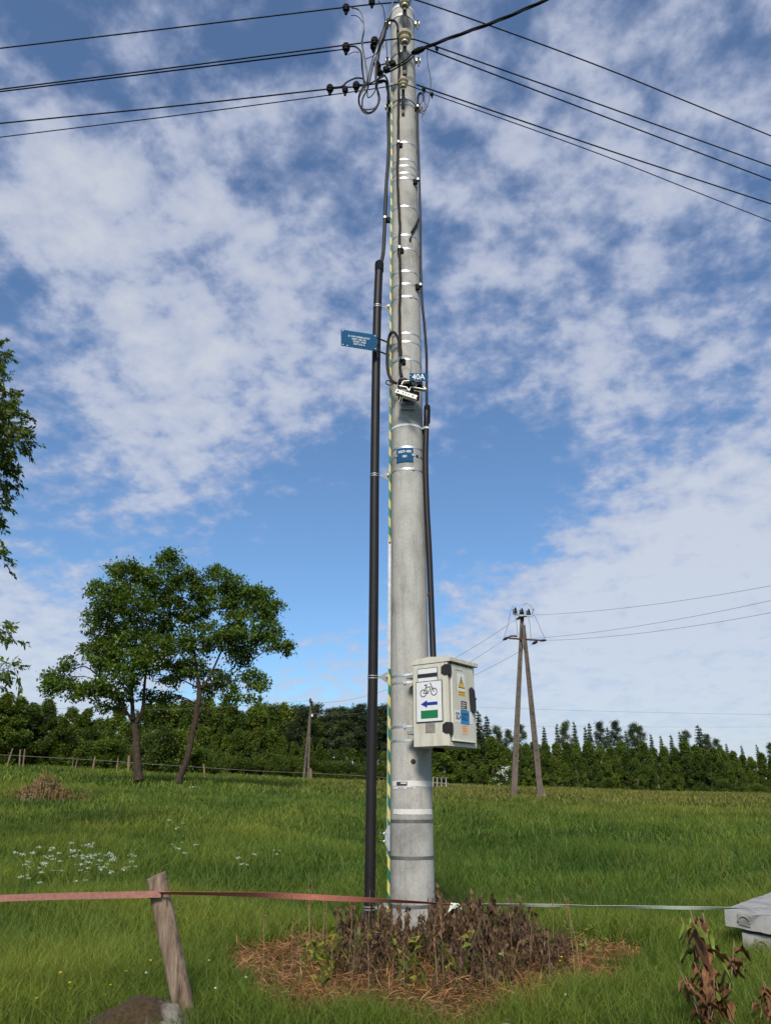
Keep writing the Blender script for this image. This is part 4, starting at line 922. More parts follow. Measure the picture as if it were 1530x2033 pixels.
WA = wire([(685, 14.5, 0), (340, 56, -.03), (0, 96, -.05)], z1, .0085, 'highest overhead wire going left from the pole top', G1, INS[0] + Vector((-.05, 0, 0)))
WB = wire([(690, 89, 0), (345, 134, -.03), (0, 177.5, -.05)], z2, .0085, 'upper wire of the close pair going left from the middle insulator', G1, INS[1] + Vector((-.045, 0, 0)))
WC = wire([(690, 97, 0), (345, 140, -.03), (0, 182, -.05)], z2 - .02, .0085, 'lower wire of the close pair going left from the pole', G1, None)
WD = wire([(760, 164, 0), (700, 172.5, 0), (650, 177, -.01), (325, 213, -.03), (0, 245, -.05)], z3 + .06, .0085, 'second lowest overhead wire going left from the pole', G1, None)
WE = wire([(720, 179.5, 0), (360, 228, -.03), (0, 272.5, -.05)], z3, .006, 'lowest thin overhead wire going left from the lowest insulator', G1, INS[2] + Vector((-.035, 0, 0)))
WF = wire([(850, 8, 0), (1180, 128, -.03), (1530, 270, -.05)], z1, .0085, 'highest overhead wire going right from the pole top', G2, INS[0] + Vector((.05, 0, 0)))
WG = wire([(870, 94, 0), (1200, 211, -.03), (1530, 330, -.05)], z2, .0085, 'upper wire of the middle pair going right from the pole', G2, INS[1] + Vector((.045, 0, 0)))
WH = wire([(845, 96, 0), (1190, 228, -.03), (1530, 358, -.05)], z2 - .03, .0085, 'lower wire of the middle pair going right from the pole', G2, None)
WI = wire([(826, 168, 0), (870, 183, 0), (1200, 296, -.03), (1530, 405, -.05)], z3 + .04, .0085, 'upper wire of the lowest pair going right from the pole', G2, None)
WJ = wire([(845, 182, 0), (1190, 306, -.03), (1530, 440, -.05)], z3 - .01, .006, 'lowest overhead wire going right from the lowest insulator', G2, INS[2] + Vector((.035, 0, 0)))
def onw(px, py, z): return atz(px, py, z).y
for (px, py, z, T_, s) in [(687, 16, z1, WA, 1.1), (738, 4, z1, WA, 1.0), (687, 94, z2, WB, 1.2), (743.5, 82, z2, WB, 1.15), (741, 92, z2, WC, 1.0), (655, 175.5, z3 + .06, WD, 1.05), (685, 178, z3 + .03, WD, .9), (707, 170, z3 + .06, WD, 1.05), (867, 96, z2, WG, .55), (841, 177, z3, WI, .6), (857, 187, z3, WJ, .55)]:
    connector(px, py, onw(px, py, z), T_, s)
# thick twisted service drop to the upper right
tw = [at(833, 99, 6.42), atz(860, 88, z2 - .12), atz(905, 71, z2 - .1), atz(990, 40, z2 - .05), atz(1085, -1, z2), atz(1250, -75, z2 + .05)]
T = thing('twisted_service_drop', tw[0], 'thick twisted black cable rising from the pole to the upper right', 'overhead cable')
sp_ = smooth_path(tw, 30)
for s in range(3):
    pts = []; acc = 0
    for i, p in enumerate(sp_):
        if i: acc += (p - sp_[i - 1]).length
        a = acc * 7 + s * 2.094; pts.append(p + Vector((0, math.cos(a), math.sin(a))) * .0115)
    mb = MB(); mb.tube(pts, .0105, 6); mb.build('strand', MT['wire'], T)
mb = MB(); c = at(829, 101, 6.42); d = (tw[1] - tw[0]).normalized(); mb.tube([c - d * .08, c - d * .03, c + d * .06, c + d * .1], [.02, .035, .032, .015], 8); mb.tube([c + Vector((0, 0, .06)), c + Vector((.01, 0, -.06))], .008, 6); mb.build('anchor_clamp', MT['black'], T)
z9 = lambda L_: [(630 + x / 9, 70 + y / 9) for x, y in L_]
z4 = lambda L_: [(600 + x / 4.25, y / 4.25) for x, y in L_]
def vary(n, a, b): return [a + (b - a) * i / (n - 1) + .05 * math.sin(i * 1.7) for i in range(n)]
J = [(z9([(575, 200), (680, 205), (770, 290), (790, 400), (800, 600), (830, 850), (800, 950), (745, 1080), (745, 1220), (800, 1310), (920, 1385), (1050, 1300), (1110, 1130), (1060, 950), (1045, 800), (1060, 640), (1060, 400), (1120, 150), (1190, 0), (1250, -300)]), .0095, 'cable', 'black jumper cable looping lowest left of the pole top', 6.0),
     (z4([(415, 65), (480, 85), (510, 150), (520, 250), (505, 350), (520, 450), (545, 600), (540, 700), (485, 780), (480, 870), (520, 920), (610, 910), (650, 820), (620, 700), (615, 560), (640, 420), (690, 250), (740, 130), (765, 0)]), .0085, 'greycable', 'grey jumper cable hanging from the top left wire', 6.05),
     (z4([(500, 345), (515, 450), (535, 560), (555, 640), (540, 720), (495, 790), (478, 850), (505, 935), (560, 960), (620, 920), (640, 850), (632, 760)]), .0080, 'palecable', 'pale jumper cable in the loop left of the pole top', 6.1),
     (z4([(640, 10), (680, 60), (695, 150), (690, 220), (660, 300), (600, 470), (560, 640), (550, 815), (600, 790), (640, 700)]), .006, 'cable', 'thin black jumper with a pointed bend left of the pole', 6.2),
     (z4([(235, 740), (330, 730), (380, 690), (450, 660), (510, 665), (530, 700)]), .009, 'cable', 'short black jumper arched over the second lowest left wire', 6.1),
     (z9([(1060, 900), (1070, 810), (1130, 720), (1200, 720), (1255, 830), (1275, 1000), (1290, 1180)]), .010, 'cable', 'black cable bent over beside the left edge of the upper pole', 6.45),
     (z9([(1050, 930), (1065, 860), (1120, 822), (1220, 830), (1248, 940), (1268, 1060), (1275, 1200)]), .017, 'duct', 'thick black cable end bent over above the left service cable', 6.5),
     (z4([(715, 240), (712, 190), (740, 172), (780, 180), (803, 215), (806, 262)]), .015, 'duct', 'thick black cable curving onto the pole front below the top', 6.36),
     (z4([(520, 500), (570, 485), (610, 462), (640, 430)]), .0045, 'cable', 'thin black tie wire left of the upper pole', 6.2),
     (z4([(410, 132), (450, 132), (485, 155), (508, 190)]), .0045, 'cable', 'thin wire tail from the highest left connector', 6.1),
     (z4([(385, 465), (430, 440), (480, 440)]), .0045, 'cable', 'thin wire tail from the middle left connector', 6.1),
     (z4([(1055, 415), (1053, 480), (1062, 570), (1078, 640), (1082, 720), (1070, 830), (1050, 910), (1020, 940), (1008, 900)]), .004, 'cable', 'thin black wire hanging right of the upper pole', 6.3),
     (z4([(990, 890), (1005, 950), (1010, 1000), (1035, 1042)]), .0045, 'palecable', 'loose pale wire tail right of the upper pole', 6.4),
     (z4([(1000, 795), (1025, 830), (1035, 900), (1015, 960), (1000, 880), (1020, 850), (1045, 890), (1035, 950), (1003, 985)]), .0045, 'greycable', 'small tangle of wire tails right of the upper pole', 6.38),
     (z4([(925, 455), (870, 505), (800, 548), (740, 575), (700, 600), (655, 630)]), .0095, 'wire', 'upper strand of the cable crossing the pole front to the clamps', 6.36),
     (z4([(945, 470), (880, 525), (815, 560), (765, 590), (715, 610), (665, 600)]), .0095, 'wire', 'lower strand of the cable crossing the pole front to the clamps', 6.38),
     (z4([(700, 190), (680, 260), (655, 340), (640, 420), (625, 520), (640, 560)]), .0095, 'cable', 'thick black cable in the bundle left of the pole top', 6.3),
     (z4([(720, 170), (700, 280), (668, 360), (650, 450), (640, 540), (660, 548), (700, 540), (740, 555)]), .0085, 'cable', 'black cable of the bundle ending at the clamps', 6.34),
     (z4([(745, 130), (712, 240), (690, 330), (640, 440), (600, 530), (565, 700), (545, 760), (510, 830), (505, 900)]), .0085, 'cable', 'long black jumper crossing behind the loops', 6.4),
     (z4([(715, 340), (690, 380), (650, 440), (625, 500)]), .006, 'stripe', 'short green and yellow wire in the bundle left of the pole top', 6.3),
     (z4([(708, 360), (712, 420), (716, 470)]), .005, 'cable', 'short thin wire down to the upper left collar bolt', 6.4),
     (z4([(640, 660), (700, 635), (600, 690), (540, 715), (480, 715)]), .0085, 'cable', 'black jumper from the clamps to the second lowest left wire', 6.3)]
for L_, r, m_, lab, Y in J: cable(L_, vary(len(L_), Y, Y + .2) if Y < 6.15 else Y, r, MT[m_], lab)
T = thing('clamp_group', at(760, 140, 6.36), 'cluster of black piercing clamps at the left of the upper pole', 'cable clamp')
for (px, py) in ((749, 130), (752, 143), (767, 138), (779, 127)):
    c = at(px, py, 6.36); m_ = MB(); m_.box(c, (.07, .06, .075), (Vector((.9, 0, .43)), Vector((0, 1, 0)), Vector((-.43, 0, .9))), .012); m_.tube([c + Vector((0, 0, .06)), c + Vector((0, 0, -.06))], .008, 6); m_.build('piercing_clamp', MT['black'], T)

# ------------------------------------------------------------------ cable box
BC = at(889.5, 1481, 6.05); U = Vector((.603, .798, 0)).normalized(); W_ = Vector((-.798, .603, 0)).normalized(); BZ = Vector((0, 0, 1))
BH = at(890, 1303, 6.05).z - BC.z; DW, SW = .415, .325
def bx(u, v, z): return BC + U * u + W_ * v + BZ * z
T = thing('cable_box', bx(.2, .16, 0), 'beige cable distribution box with stickers mounted on the pole right side', 'cable box')
AX = (U, W_, BZ)
mb = MB(); mb.box(bx(DW / 2, SW / 2 + .006, (BH - .035) / 2), (DW, SW - .012, BH - .035), AX, .005)
# raised frame round the door
for (u0, u1, z0, z1_) in ((0, .03, 0, BH - .04), (DW - .028, DW, 0, BH - .04), (.03, DW - .028, 0, .030)):
    mb.box(bx((u0 + u1) / 2, 0.0, (z0 + z1_) / 2), (u1 - u0, .016, z1_ - z0), AX, .002)
body = mb.build('body', MT['box'], T)
mb = MB(); p = [bx(-.006, -.038, BH - .040), bx(DW + .008, -.038, BH - .040), bx(DW + .008, SW + .004, BH - .040), bx(-.006, SW + .004, BH - .040)]
q = [bx(-.006, -.038, BH - .008), bx(DW + .008, -.038, BH - .008), bx(DW + .008, SW * .5, BH + .012), bx(DW + .008, SW + .004, BH - .006), bx(-.006, SW + .004, BH - .006), bx(-.006, SW * .5, BH + .012)]
mb.add(p + q, [(3, 2, 1, 0), (0, 1, 5, 4), (4, 5, 6, 9), (9, 6, 7, 8), (8, 7, 2, 3), (1, 2, 7, 6, 5), (3, 0, 4, 9, 8)]); mb.build('roof', MT['box'], T, smooth=False)
mb = MB(); mb.box(bx(DW / 2 + .001, -.041, BH - .024), (DW + .016, .006, .030), AX, .001); mb.build('roof_edge', MT['boxrim'], T, smooth=False)
mb = MB(); mb.box(bx(.205, -.014, (.036 + BH - .052) / 2), (.335, .022, BH - .052 - .036), AX, .006); mb.box(bx(.205, -.02, .042), (.33, .03, .012), AX, .003); door = mb.build('door', MT['box'], T)
def dface(u, z, o=.0262): return bx(u, -o, z)
mb = MB(); mb.box(bx(.15, -.0255, BH - .095), (.11, .0015, .003), AX); mb.build('door_groove', MT['hinge'], door)
def dplate(u0, u1, z0, z1_, m_, name, o=.0256, par=door):
    mb = MB(); mb.box(bx((u0 + u1) / 2, -o, (z0 + z1_) / 2), (u1 - u0, .0012, z1_ - z0), AX); return mb.build(name, m_, par, smooth=False)
def poly_on(pts, fn, m_, name, par, t=.0006):
    P0 = [fn(a, b) for a, b in pts]; n = (P0[1] - P0[0]).cross(P0[2] - P0[0]).normalized(); mb = MB(); mb.prism(P0, n * t); return mb.build(name, m_, par, smooth=False)
st = dplate(.125, .232, .43, .565, MT['signwhite'], 'warning_sticker')
poly_on([(.131, .452), (.226, .452), (.1785, .548)], lambda a, b: dface(a, b, .0266), MT['ink'], 'triangle_border', st)
poly_on([(.141, .458), (.216, .458), (.1785, .534)], lambda a, b: dface(a, b, .0275), MT['yellow'], 'yellow_triangle', st)
poly_on([(.176, .519), (.187, .519), (.181, .500), (.189, .500), (.177, .464), (.178, .489), (.170, .489)], lambda a, b: dface(a, b, .0284), MT['ink'], 'lightning_bolt', st)
st = dplate(.127, .234, .393, .430, MT['yellow'], 'yellow_sticker')
def dtext(s, u, z, size, m_, par, o=.0266, bold=.0005, xs=1.0): return text_mesh(s, size, lambda x, y: bx(u + x, -o, z + y), 'lettering', m_, par, bold, xs=xs)
dtext('NIE DOTYKAĆ!', .180, .417, .0165, MT['ink'], st, xs=.8); dtext('Urządzenie elektryczne', .180, .401, .0085, MT['ink'], st, bold=.0002)
st = dplate(.165, .250, .278, .352, MT['purple'], 'dark_sticker')
for k, wd in enumerate((.055, .06, .045, .062)): dplate(.176, .176 + wd, .338 - k * .016 - .004, .338 - k * .016 + .002, MT['paper'], 'printed_line', .0266, st)
st = dplate(.072, .330, .182, .276, MT['signwhite'], 'number_sticker'); bl = dplate(.152, .282, .175, .280, MT['skyblue'], 'blue_field', .0268, st)
dtext('SO-', .118, .228, .078, MT['ink'], st, .0276, .0015, .62); dtext('5027', .217, .228, .082, MT['ink'], st, .0284, .0012, .66)
st = dplate(.170, .262, .095, .170, MT['orange'], 'peach_sticker')
for k in range(4): dplate(.178, .178 + .06 - .008 * (k % 2), .158 - k * .014, .160 - k * .014, MT['greyplate'], 'printed_line', .0266, st)
# hinges wrapped round the corner
for zc in (BH * .845, BH * .195):
    mb = MB(); pts = [(-.002, .042), (.030, .040), (.034, .020), (.034, -.022), (.028, -.046), (-.002, -.040)]
    mb.prism([bx(a, -.03, zc + b) for a, b in pts], W_ * .03); mb.prism([bx(-.004, v, zc + b) for v, b in ((-.03, .042), (.012, .046), (.046, .028), (.048, -.024), (.02, -.04), (-.03, -.04))], U * .006); mb.build('hinge', MT['hinge'], T, smooth=False)
mb = MB(); mb.prism([bx(a, -.026, z) for a, z in ((.292, .455), (.312, .472), (.350, .448), (.362, .36), (.362, .285), (.335, .268), (.305, .29), (.295, .37))], W_ * -.022); mb.box(bx(.372, -.035, .385), (.02, .02, .02), AX, .004); mb.build('handle', MT['hinge'], door)
# signs on the side face
def sface(v, z, o=.0): return bx(-o, v, z)
def splate(v0, v1, z0, z1_, m_, name, par, o=.002, t=.002):
    mb = MB(); mb.box(bx(-o, (v0 + v1) / 2, (z0 + z1_) / 2), (t, v1 - v0, z1_ - z0), AX); return mb.build(name, m_, par, smooth=False)
s1 = splate(.080, .276, .50, .610, MT['ink'], 'trail_blaze_plate', T, .002); splate(.085, .271, .505, .605, MT['signwhite'], 'white_field', s1, .0035, .0016); splate(.085, .271, .534, .566, MT['ink'], 'black_stripe', s1, .0048, .0016)
s2 = splate(.038, .290, .186, .505, MT['ink'], 'cycle_route_plate', T, .0055, .003); splate(.044, .284, .192, .499, MT['signwhite'], 'white_field', s2, .0074, .0016)
splate(.082, .243, .214, .276, MT['signgreen'], 'green_bar', s2, .0086, .0012)
O3 = .0088
def spoly(pts, m_, name): return poly_on([(a, b) for a, b in pts], lambda a, b: sface(a, b, O3), m_, name, s2, .0008)
spoly([(.243, .326), (.183, .356), (.183, .339), (.084, .339), (.084, .314), (.183, .314), (.183, .296)], MT['signblue'], 'left_arrow')
def bike():
    mb = MB(); N_ = 24
    def stroke(a, b, w_):
        a = Vector(a); b = Vector(b); d = (b - a).normalized(); p = Vector((-d.y, d.x)) * w_ / 2
        mb.prism([sface(*(a + p), O3), sface(*(b + p), O3), sface(*(b - p), O3), sface(*(a - p), O3)], -U * .0009)
    for (cv, cz) in ((.2165, .411), (.1145, .417)):
        for k in range(N_):
            a0_, a1_ = 2 * math.pi * k / N_, 2 * math.pi * (k + 1.15) / N_; r = .0275; stroke((cv + r * math.cos(a0_), cz + r * math.sin(a0_)), (cv + r * math.cos(a1_), cz + r * math.sin(a1_)), .0062)
    BBk = (.176, .408); seat = (.192, .470); head = (.140, .464); hub = (.1145, .417); rear = (.2165, .411)
    stroke(BBk, seat, .006); stroke(seat, head, .0055) if False else stroke((.188, .457), (.142, .457), .006); stroke(BBk, (.142, .452), .006); stroke(rear, BBk, .0045); stroke(rear, (.190, .455), .0045); stroke((.143, .480), hub, .006); stroke((.143, .481), (.152, .486), .006)
    stroke((.205, .474), (.178, .474), .008)
    for k in range(10):
        a0_, a1_ = 2 * math.pi * k / 10, 2 * math.pi * (k + 1.2) / 10; stroke((BBk[0] + .003 * math.cos(a0_), BBk[1] + .003 * math.sin(a0_)), (BBk[0] + .003 * math.cos(a1_), BBk[1] + .003 * math.sin(a1_)), .006)
    mb.build('bicycle_symbol', MT['ink'], s2, smooth=False)
bike()
splate(.117, .207, .104, .184, MT['greyplate'], 'grey_patch', T, .001, .002)
mb = MB()
for z in (.12, BH - .12):
    mb.box(bx(.2, SW + .05, z), (.30, .10, .03), AX, .004)
mb.build('mounting_rail', MT['galv'], T)
mb = MB()
for k in range(3): mb.tube([bx(.12 + k * .05, .2, -.03), bx(.12 + k * .05, .2, .02)], .018, 10)
mb.build('cable_gland', MT['black'], T)
mb = MB(); mb.lathe(rp[-1] - Vector((0, 0, .045)), [(.036, 0), (.036, .025), (.030, .035)], 14); mb.build('pipe_socket', MT['white'], T)

# ------------------------------------------------------------------ slabs
def slab(A, U_, V_, lu, lv, th, label, seed):
    rg = random.Random(seed); nn = U_.cross(V_).normalized()
    if nn.z < 0: nn = -nn
    T = thing('concrete_slab', A - nn * th, label, 'concrete slab', 'stacked concrete slabs'); mb = MB()
    nu, nv = 26, 30; g = {}
    def pt(i, j, k):
        a, b = i / nu * lu, j / nv * lv; edge = (i in (0, nu)) + (j in (0, nv)); e = .006 if edge else 0
        jit = Vector((rg.uniform(-1, 1), rg.uniform(-1, 1), rg.uniform(-1, 1))) * (.004 if edge else .0012)
        return A + U_ * a + V_ * b - nn * (e if k == 0 else th) + jit
    top = [[pt(i, j, 0) for j in range(nv + 1)] for i in range(nu + 1)]; bot = [[pt(i, j, 1) for j in range(nv + 1)] for i in range(nu + 1)]
    vs = [p for r in top for p in r] + [p for r in bot for p in r]; o = (nu + 1) * (nv + 1); fs = []
    ix = lambda i, j: i * (nv + 1) + j
    for i in range(nu):
        for j in range(nv): fs.append((ix(i, j), ix(i + 1, j), ix(i + 1, j + 1), ix(i, j + 1))); fs.append((o + ix(i, j), o + ix(i, j + 1), o + ix(i + 1, j + 1), o + ix(i + 1, j)))
    for i in range(nu): fs.append((ix(i, 0), o + ix(i, 0), o + ix(i + 1, 0), ix(i + 1, 0))); fs.append((ix(i, nv), ix(i + 1, nv), o + ix(i + 1, nv), o + ix(i, nv)))
    for j in range(nv): fs.append((ix(0, j), ix(0, j + 1), o + ix(0, j + 1), o + ix(0, j))); fs.append((ix(nu, j), o + ix(nu, j), o + ix(nu, j + 1), ix(nu, j + 1)))
    mb.add(vs, fs); mb.build('block', MT['slab'], T, ang=35)
    # lifting loop in a recess on the front side
    fn = -V_; c = A + U_ * .13 - nn * th * .45 + fn * .004
    mb = MB(); mb.tube([c + U_ * .038 * math.cos(t) + nn * (.038 * math.sin(t) - .015) + fn * .006 for t in np.linspace(.0, 3.14, 10)], .007, 8); lp_ = mb.build('lifting_loop', MT['greyplate'], T)
    mb = MB(); mb.prism([c + U_ * a + nn * b for a, b in ((-.045, .03), (.045, .03), (.04, -.04), (-.035, -.035))], fn * .003); mb.build('recess', MT['greyplate'], T)
    c = A + U_ * .17 + V_ * .18; mb = MB(); mb.lathe(c, [(.018, -.004), (.018, .0012), (.010, .0022)], 12, nn); mb.build('lifting_socket', MT['greyplate'], T)
    return nn
sA = atz(1437, 1803, .86); US = Vector((.775, -.62, -.10)).normalized(); VS = Vector((.62, .775, 0)).normalized()
VS = (VS - US * VS.dot(US)).normalized()
slab(sA, US, VS, 1.2, 2.6, .112, 'upper of two pale concrete slabs at the right edge, fence tape across it', 3)
slab(sA + US * .09 - VS * -.03 - Vector((0, 0, .132)), US, VS, 1.15, 2.5, .13, 'lower concrete slab at the right edge, half sunk in grass', 4)

# ------------------------------------------------------------------ fence post, tape, rocks
pb_, pt_ = ghit(388, 2040), at(311, 1738, 4.42); pb_ = Vector((at(388, 2036, 4.42).x, 4.40, gzf(at(388, 2036, 4.42).x, 4.4) - .08))
T = thing('fence_post', Vector((pb_.x, pb_.y, pb_.z + .08)), 'leaning weathered wooden fence post in the left foreground', 'fence post')
mb = MB(); rg = random.Random(8); ax_ = (pt_ - pb_).normalized(); a_, b_ = frame_of(ax_); nseg, nr = 26, 22; V = []; Fc = []
for i in range(nseg + 1):
    c = pb_.lerp(pt_, i / nseg)
    for j in range(nr):
        t = 6.28318 * j / nr; r = .051 * (1 + .05 * math.sin(3 * t + i * .05) + .035 * mnoise.noise(Vector((math.cos(t) * 2, math.sin(t) * 2, i * .25)))) + .0015 * rg.uniform(-1, 1)
        extra = ax_ * (.008 * math.cos(t - .2) if i == nseg else 0)
        V.append(c + (a_ * math.cos(t) + b_ * math.sin(t)) * r + extra)
for i in range(nseg):
    for j in range(nr): Fc.append((i * nr + j, i * nr + (j + 1) % nr, (i + 1) * nr + (j + 1) % nr, (i + 1) * nr + j))
V.append(pt_); k0 = nseg * nr
for j in range(nr): Fc.append((k0 + j, k0 + (j + 1) % nr, len(V) - 1))
mb.add(V, Fc); mb.build('post', MT['wood'], T, ang=70)
mb = MB(); c = at(300, 1776, 4.36); mb.box(c + Vector((-.0, .0, 0)), (.02, .03, .035), None, .004); mb.build('tape_insulator', MT['black'], T)
mb = MB()
for (x, y, l) in ((329, 1745, .012), (352, 1805, .01), (357, 1840, .012)): 
    c = at(x, y, 4.37); mb.tube([c, c + Vector((.012, -.006, .002))], [.003, .0015], 5)
mb.build('knot_splinter', MT['bark'], T)
def ribbon(L_, wd, tw_, name, m_, label, cat='fence tape', n=8, group=None):
    pts = smooth_path([at(x, y, Y) if Y > 0 else Vector(x_) for (x, y, Y) in L_ for x_ in (0,)], n); k = len(pts); V = []; Fc = []
    for i, p in enumerate(pts):
        t = i / (k - 1) * (len(tw_) - 1); j = min(int(t), len(tw_) - 2); a = tw_[j] + (tw_[j + 1] - tw_[j]) * (t - j); d = (pts[min(i + 1, k - 1)] - pts[max(i - 1, 0)]).normalized()
        up = Vector((0, 0, 1)); s = d.cross(up).normalized(); w2 = (up * math.cos(a) + s * math.sin(a)) * wd / 2; nn = w2.cross(d).normalized() * .0006
        V += [p - w2 - nn, p + w2 - nn, p + w2 + nn, p - w2 + nn]
    for i in range(k - 1):
        for q_ in range(4): Fc.append((i * 4 + q_, i * 4 + (q_ + 1) % 4, i * 4 + 4 + (q_ + 1) % 4, i * 4 + 4 + q_))
    mb = MB(); mb.add(V, Fc); o = mb.build(name, m_, ang=60); tag(o, label, cat, group); return o
ribbon([(-260, 1790, 4.5), (-20, 1784, 4.42), (100, 1780, 4.38), (300, 1775.5, 4.34), (318, 1774.5, 4.35)], .0325, [0, .1, .15, .1, 0], 'fence_tape', MT['orangetape'], 'broad faded orange fence tape from the left edge to the wooden post')
ribbon([(316, 1774, 4.35), (345, 1773, 4.38), (500, 1776, 4.85), (620, 1781, 5.3), (740, 1787, 5.75), (850, 1792.5, 6.1), (900, 1796.5, 6.22)], .033, [1.0, 1.1, 1.0, .5, -.1, .35, .9, 1.2, 1.3], 'fence_tape', MT['orangetape_lit'], 'faded orange fence tape from the wooden post across the pole foot')
ribbon([(898, 1796, 6.22), (960, 1796, 6.2), (1080, 1797.5, 6.12), (1200, 1799, 6.05), (1330, 1802, 5.95), (1440, 1803, 5.86), (1530, 1801, 5.9), (1700, 1800, 5.9)], .026, [1.35, 1.2, .9, .6, 1.3, .8, .5, .9, 1.35, 1.3, 1.2], 'fence_tape', MT['whitetape'], 'dirty white fence tape from the knot to the concrete slabs')
kn = at(901, 1797, 6.2); mb = MB(); rg = random.Random(2)
kp = [kn + Vector((rg.uniform(-.025, .025), rg.uniform(-.02, .02), rg.uniform(-.02, .02))) for _ in range(12)]; mb.tube(smooth_path(kp, 4), .005, 6)
mb.tube(smooth_path([kn, kn + Vector((-.03, -.01, -.03)), kn + Vector((-.075, -.01, -.07))], 4), .006, 6); mb.tube(smooth_path([kn, kn + Vector((.03, -.01, .01)), kn + Vector((.055, -.01, -.03))], 4), .003, 5); mb.tube(smooth_path([kn, kn + Vector((-.02, 0, .01)), kn + Vector((-.04, -.01, -.04))], 4), .003, 5)
o_ = mb.build('tape_knot', MT['whitetape']); tag(o_, 'frayed knot joining orange and white tape right of the pole foot', 'knot')

def rock(c, sx, sy, sz, seed, m_, name, label, cat='rock'):
    import bmesh
    bm = bmesh.new(); bmesh.ops.create_icosphere(bm, subdivisions=5, radius=1)
    for v in bm.verts:
        n = v.co.normalized(); d = 1 + .22 * mnoise.noise(n * 1.3 + Vector((seed, 0, 0))) + .08 * mnoise.noise(n * 4 + Vector((seed, 3, 0))) + .03 * mnoise.noise(n * 14)
        v.co = Vector((n.x * sx, n.y * sy, n.z * sz)) * d
    me = bpy.data.meshes.new(name); bm.to_mesh(me); bm.free(); me.materials.append(m_); me.polygons.foreach_set('use_smooth', [True] * len(me.polygons))
    o = bpy.data.objects.new(name, me); COL.objects.link(o); o.location = c; tag(o, label, cat); return o
c = at(246, 2034, 4.05); rock((c.x, c.y + .22, c.z - .15), .28, .24, .20, 3.3, MT['rock'], 'boulder', 'mossy brown boulder at the bottom edge beside the wooden post')
c = at(1003, 2040, 4.15); rock((c.x, c.y, c.z - .035), .09, .07, .045, 8.1, MT['greystone'], 'stone', 'small grey stone at the bottom edge in the grass')
g = ghit(52, 1590); rock((g.x, g.y, g.z + .05), .32, .2, .14, 5.5, MT['stone'], 'stone', 'whitish stone beside the dry brown weeds on the left')
g = ghit(385, 1566); rock((g.x, g.y, g.z + .03), .3, .15, .08, 6.5, MT['stone'], 'stone', 'flat grey stone right of the leaning meadow tree')

# ------------------------------------------------------------------ dead weeds, nettles, flowers
def weed_mesh(seed, h, nst, leafm, stemm, name, lsz=.075, nl=15, droop=1.4, spreadr=.05):
    rng = np.random.default_rng(seed); T = thing(name, (0, 0, 0), None, None); mb = MB(); P = []; D = []
    for s in range(nst):
        b = rng.normal(size=2) * spreadr; l = rng.normal(size=2) * .10; hh = h * rng.uniform(.5, 1.2)
        pts = [Vector((b[0], b[1], -.03)), Vector((b[0] + l[0] * .3, b[1] + l[1] * .3, hh * .5)), Vector((b[0] + l[0], b[1] + l[1], hh))]
        sp2 = smooth_path(pts, 4); mb.tube(sp2, [.0045 - .003 * i / (len(sp2) - 1) for i in range(len(sp2))], 5)
        for k in range(nl):
            t = .25 + .75 * (k + rng.uniform()) / nl; p = np.array(sp2[min(int(t * (len(sp2) - 1)), len(sp2) - 1)]); th = rng.uniform(0, 6.28)
            P.append(p + rng.normal(size=3) * .012); D.append(np.array([math.cos(th) * .55, math.sin(th) * .55, -droop * rng.uniform(.4, 1.2)]))
    V, q, c = leaf_quads(rng, np.array(P), lsz, .24, .0, np.array(D), .35, .6)
    V = V + rng.normal(size=V.shape) * lsz * .11
    mb.build('stem', stemm, T); place(npmesh('leaves', V, q, None, leafm, c), 'leaves', T); return T
WK = [weed_mesh(70 + k, .48, 4, MT['deadleaf'], MT['darkstem'], 'dead_weed', .068, 44, 2.0, .08) for k in range(5)]
rw = random.Random(31)
def wz(x, y): return gzf(x, y)
def put(o, x, y, s, label, cat, group, name=None): return copytree(o, (x, y, wz(x, y)), rw.uniform(0, 6.28), (s, s, s * rw.uniform(.85, 1.25)), label, cat, group, name)
cnt = 0
while cnt < 125:
    x = rw.uniform(-.42, 1.18); y = rw.uniform(4.9, 7.0)
    if not (-.35 < x < 1.5): continue
    if math.hypot(x - PX, y - PYY) < .24 or (y > 6.3 and -.25 < x < 0.03): continue
    cen = 1.1 - abs(x - .40) / 1.05 - abs(y - 6.0) / 1.8
    if cen < rw.uniform(-.1, .45): continue
    s = .44 + .42 * max(0, cen) - .12 * max(0, x - .7) + rw.uniform(-.18, .2); s *= 1.0 - .30 * max(0, (5.9 - y))
    if y < 6.5 and .0 < x < .42: s *= .72
    put(rw.choice(WK), x, y, s, 'withered brown nettle stalk in the dead clump at the pole foot', 'dead plant', 'dead weeds round the pole foot'); cnt += 1
for (px, pyb, top) in ((782, 1880, 1770), (826, 1885, 1768), (800, 1885, 1800), (700, 1850, 1772), (755, 1862, 1775), (880, 1870, 1775)):
    g = at(px, pyb, 5.95 if px < 860 and px > 770 else 6.3); z = wz(g.x, g.y); tt = at(px, top, g.y)
    copytree(WK[px % 5], (g.x, g.y, z), px, ((tt.z - z) / .56 * .75,) * 2 + ((tt.z - z) / .52,), 'tall withered brown stalk standing up in front of the pole base', 'dead plant', 'tall dead stalks in front of the pole')
YK = [weed_mesh(80 + k, .27, 2, MT['yleaf'], MT['stem'], 'nettle', .07, 12, .5, .03) for k in range(3)]
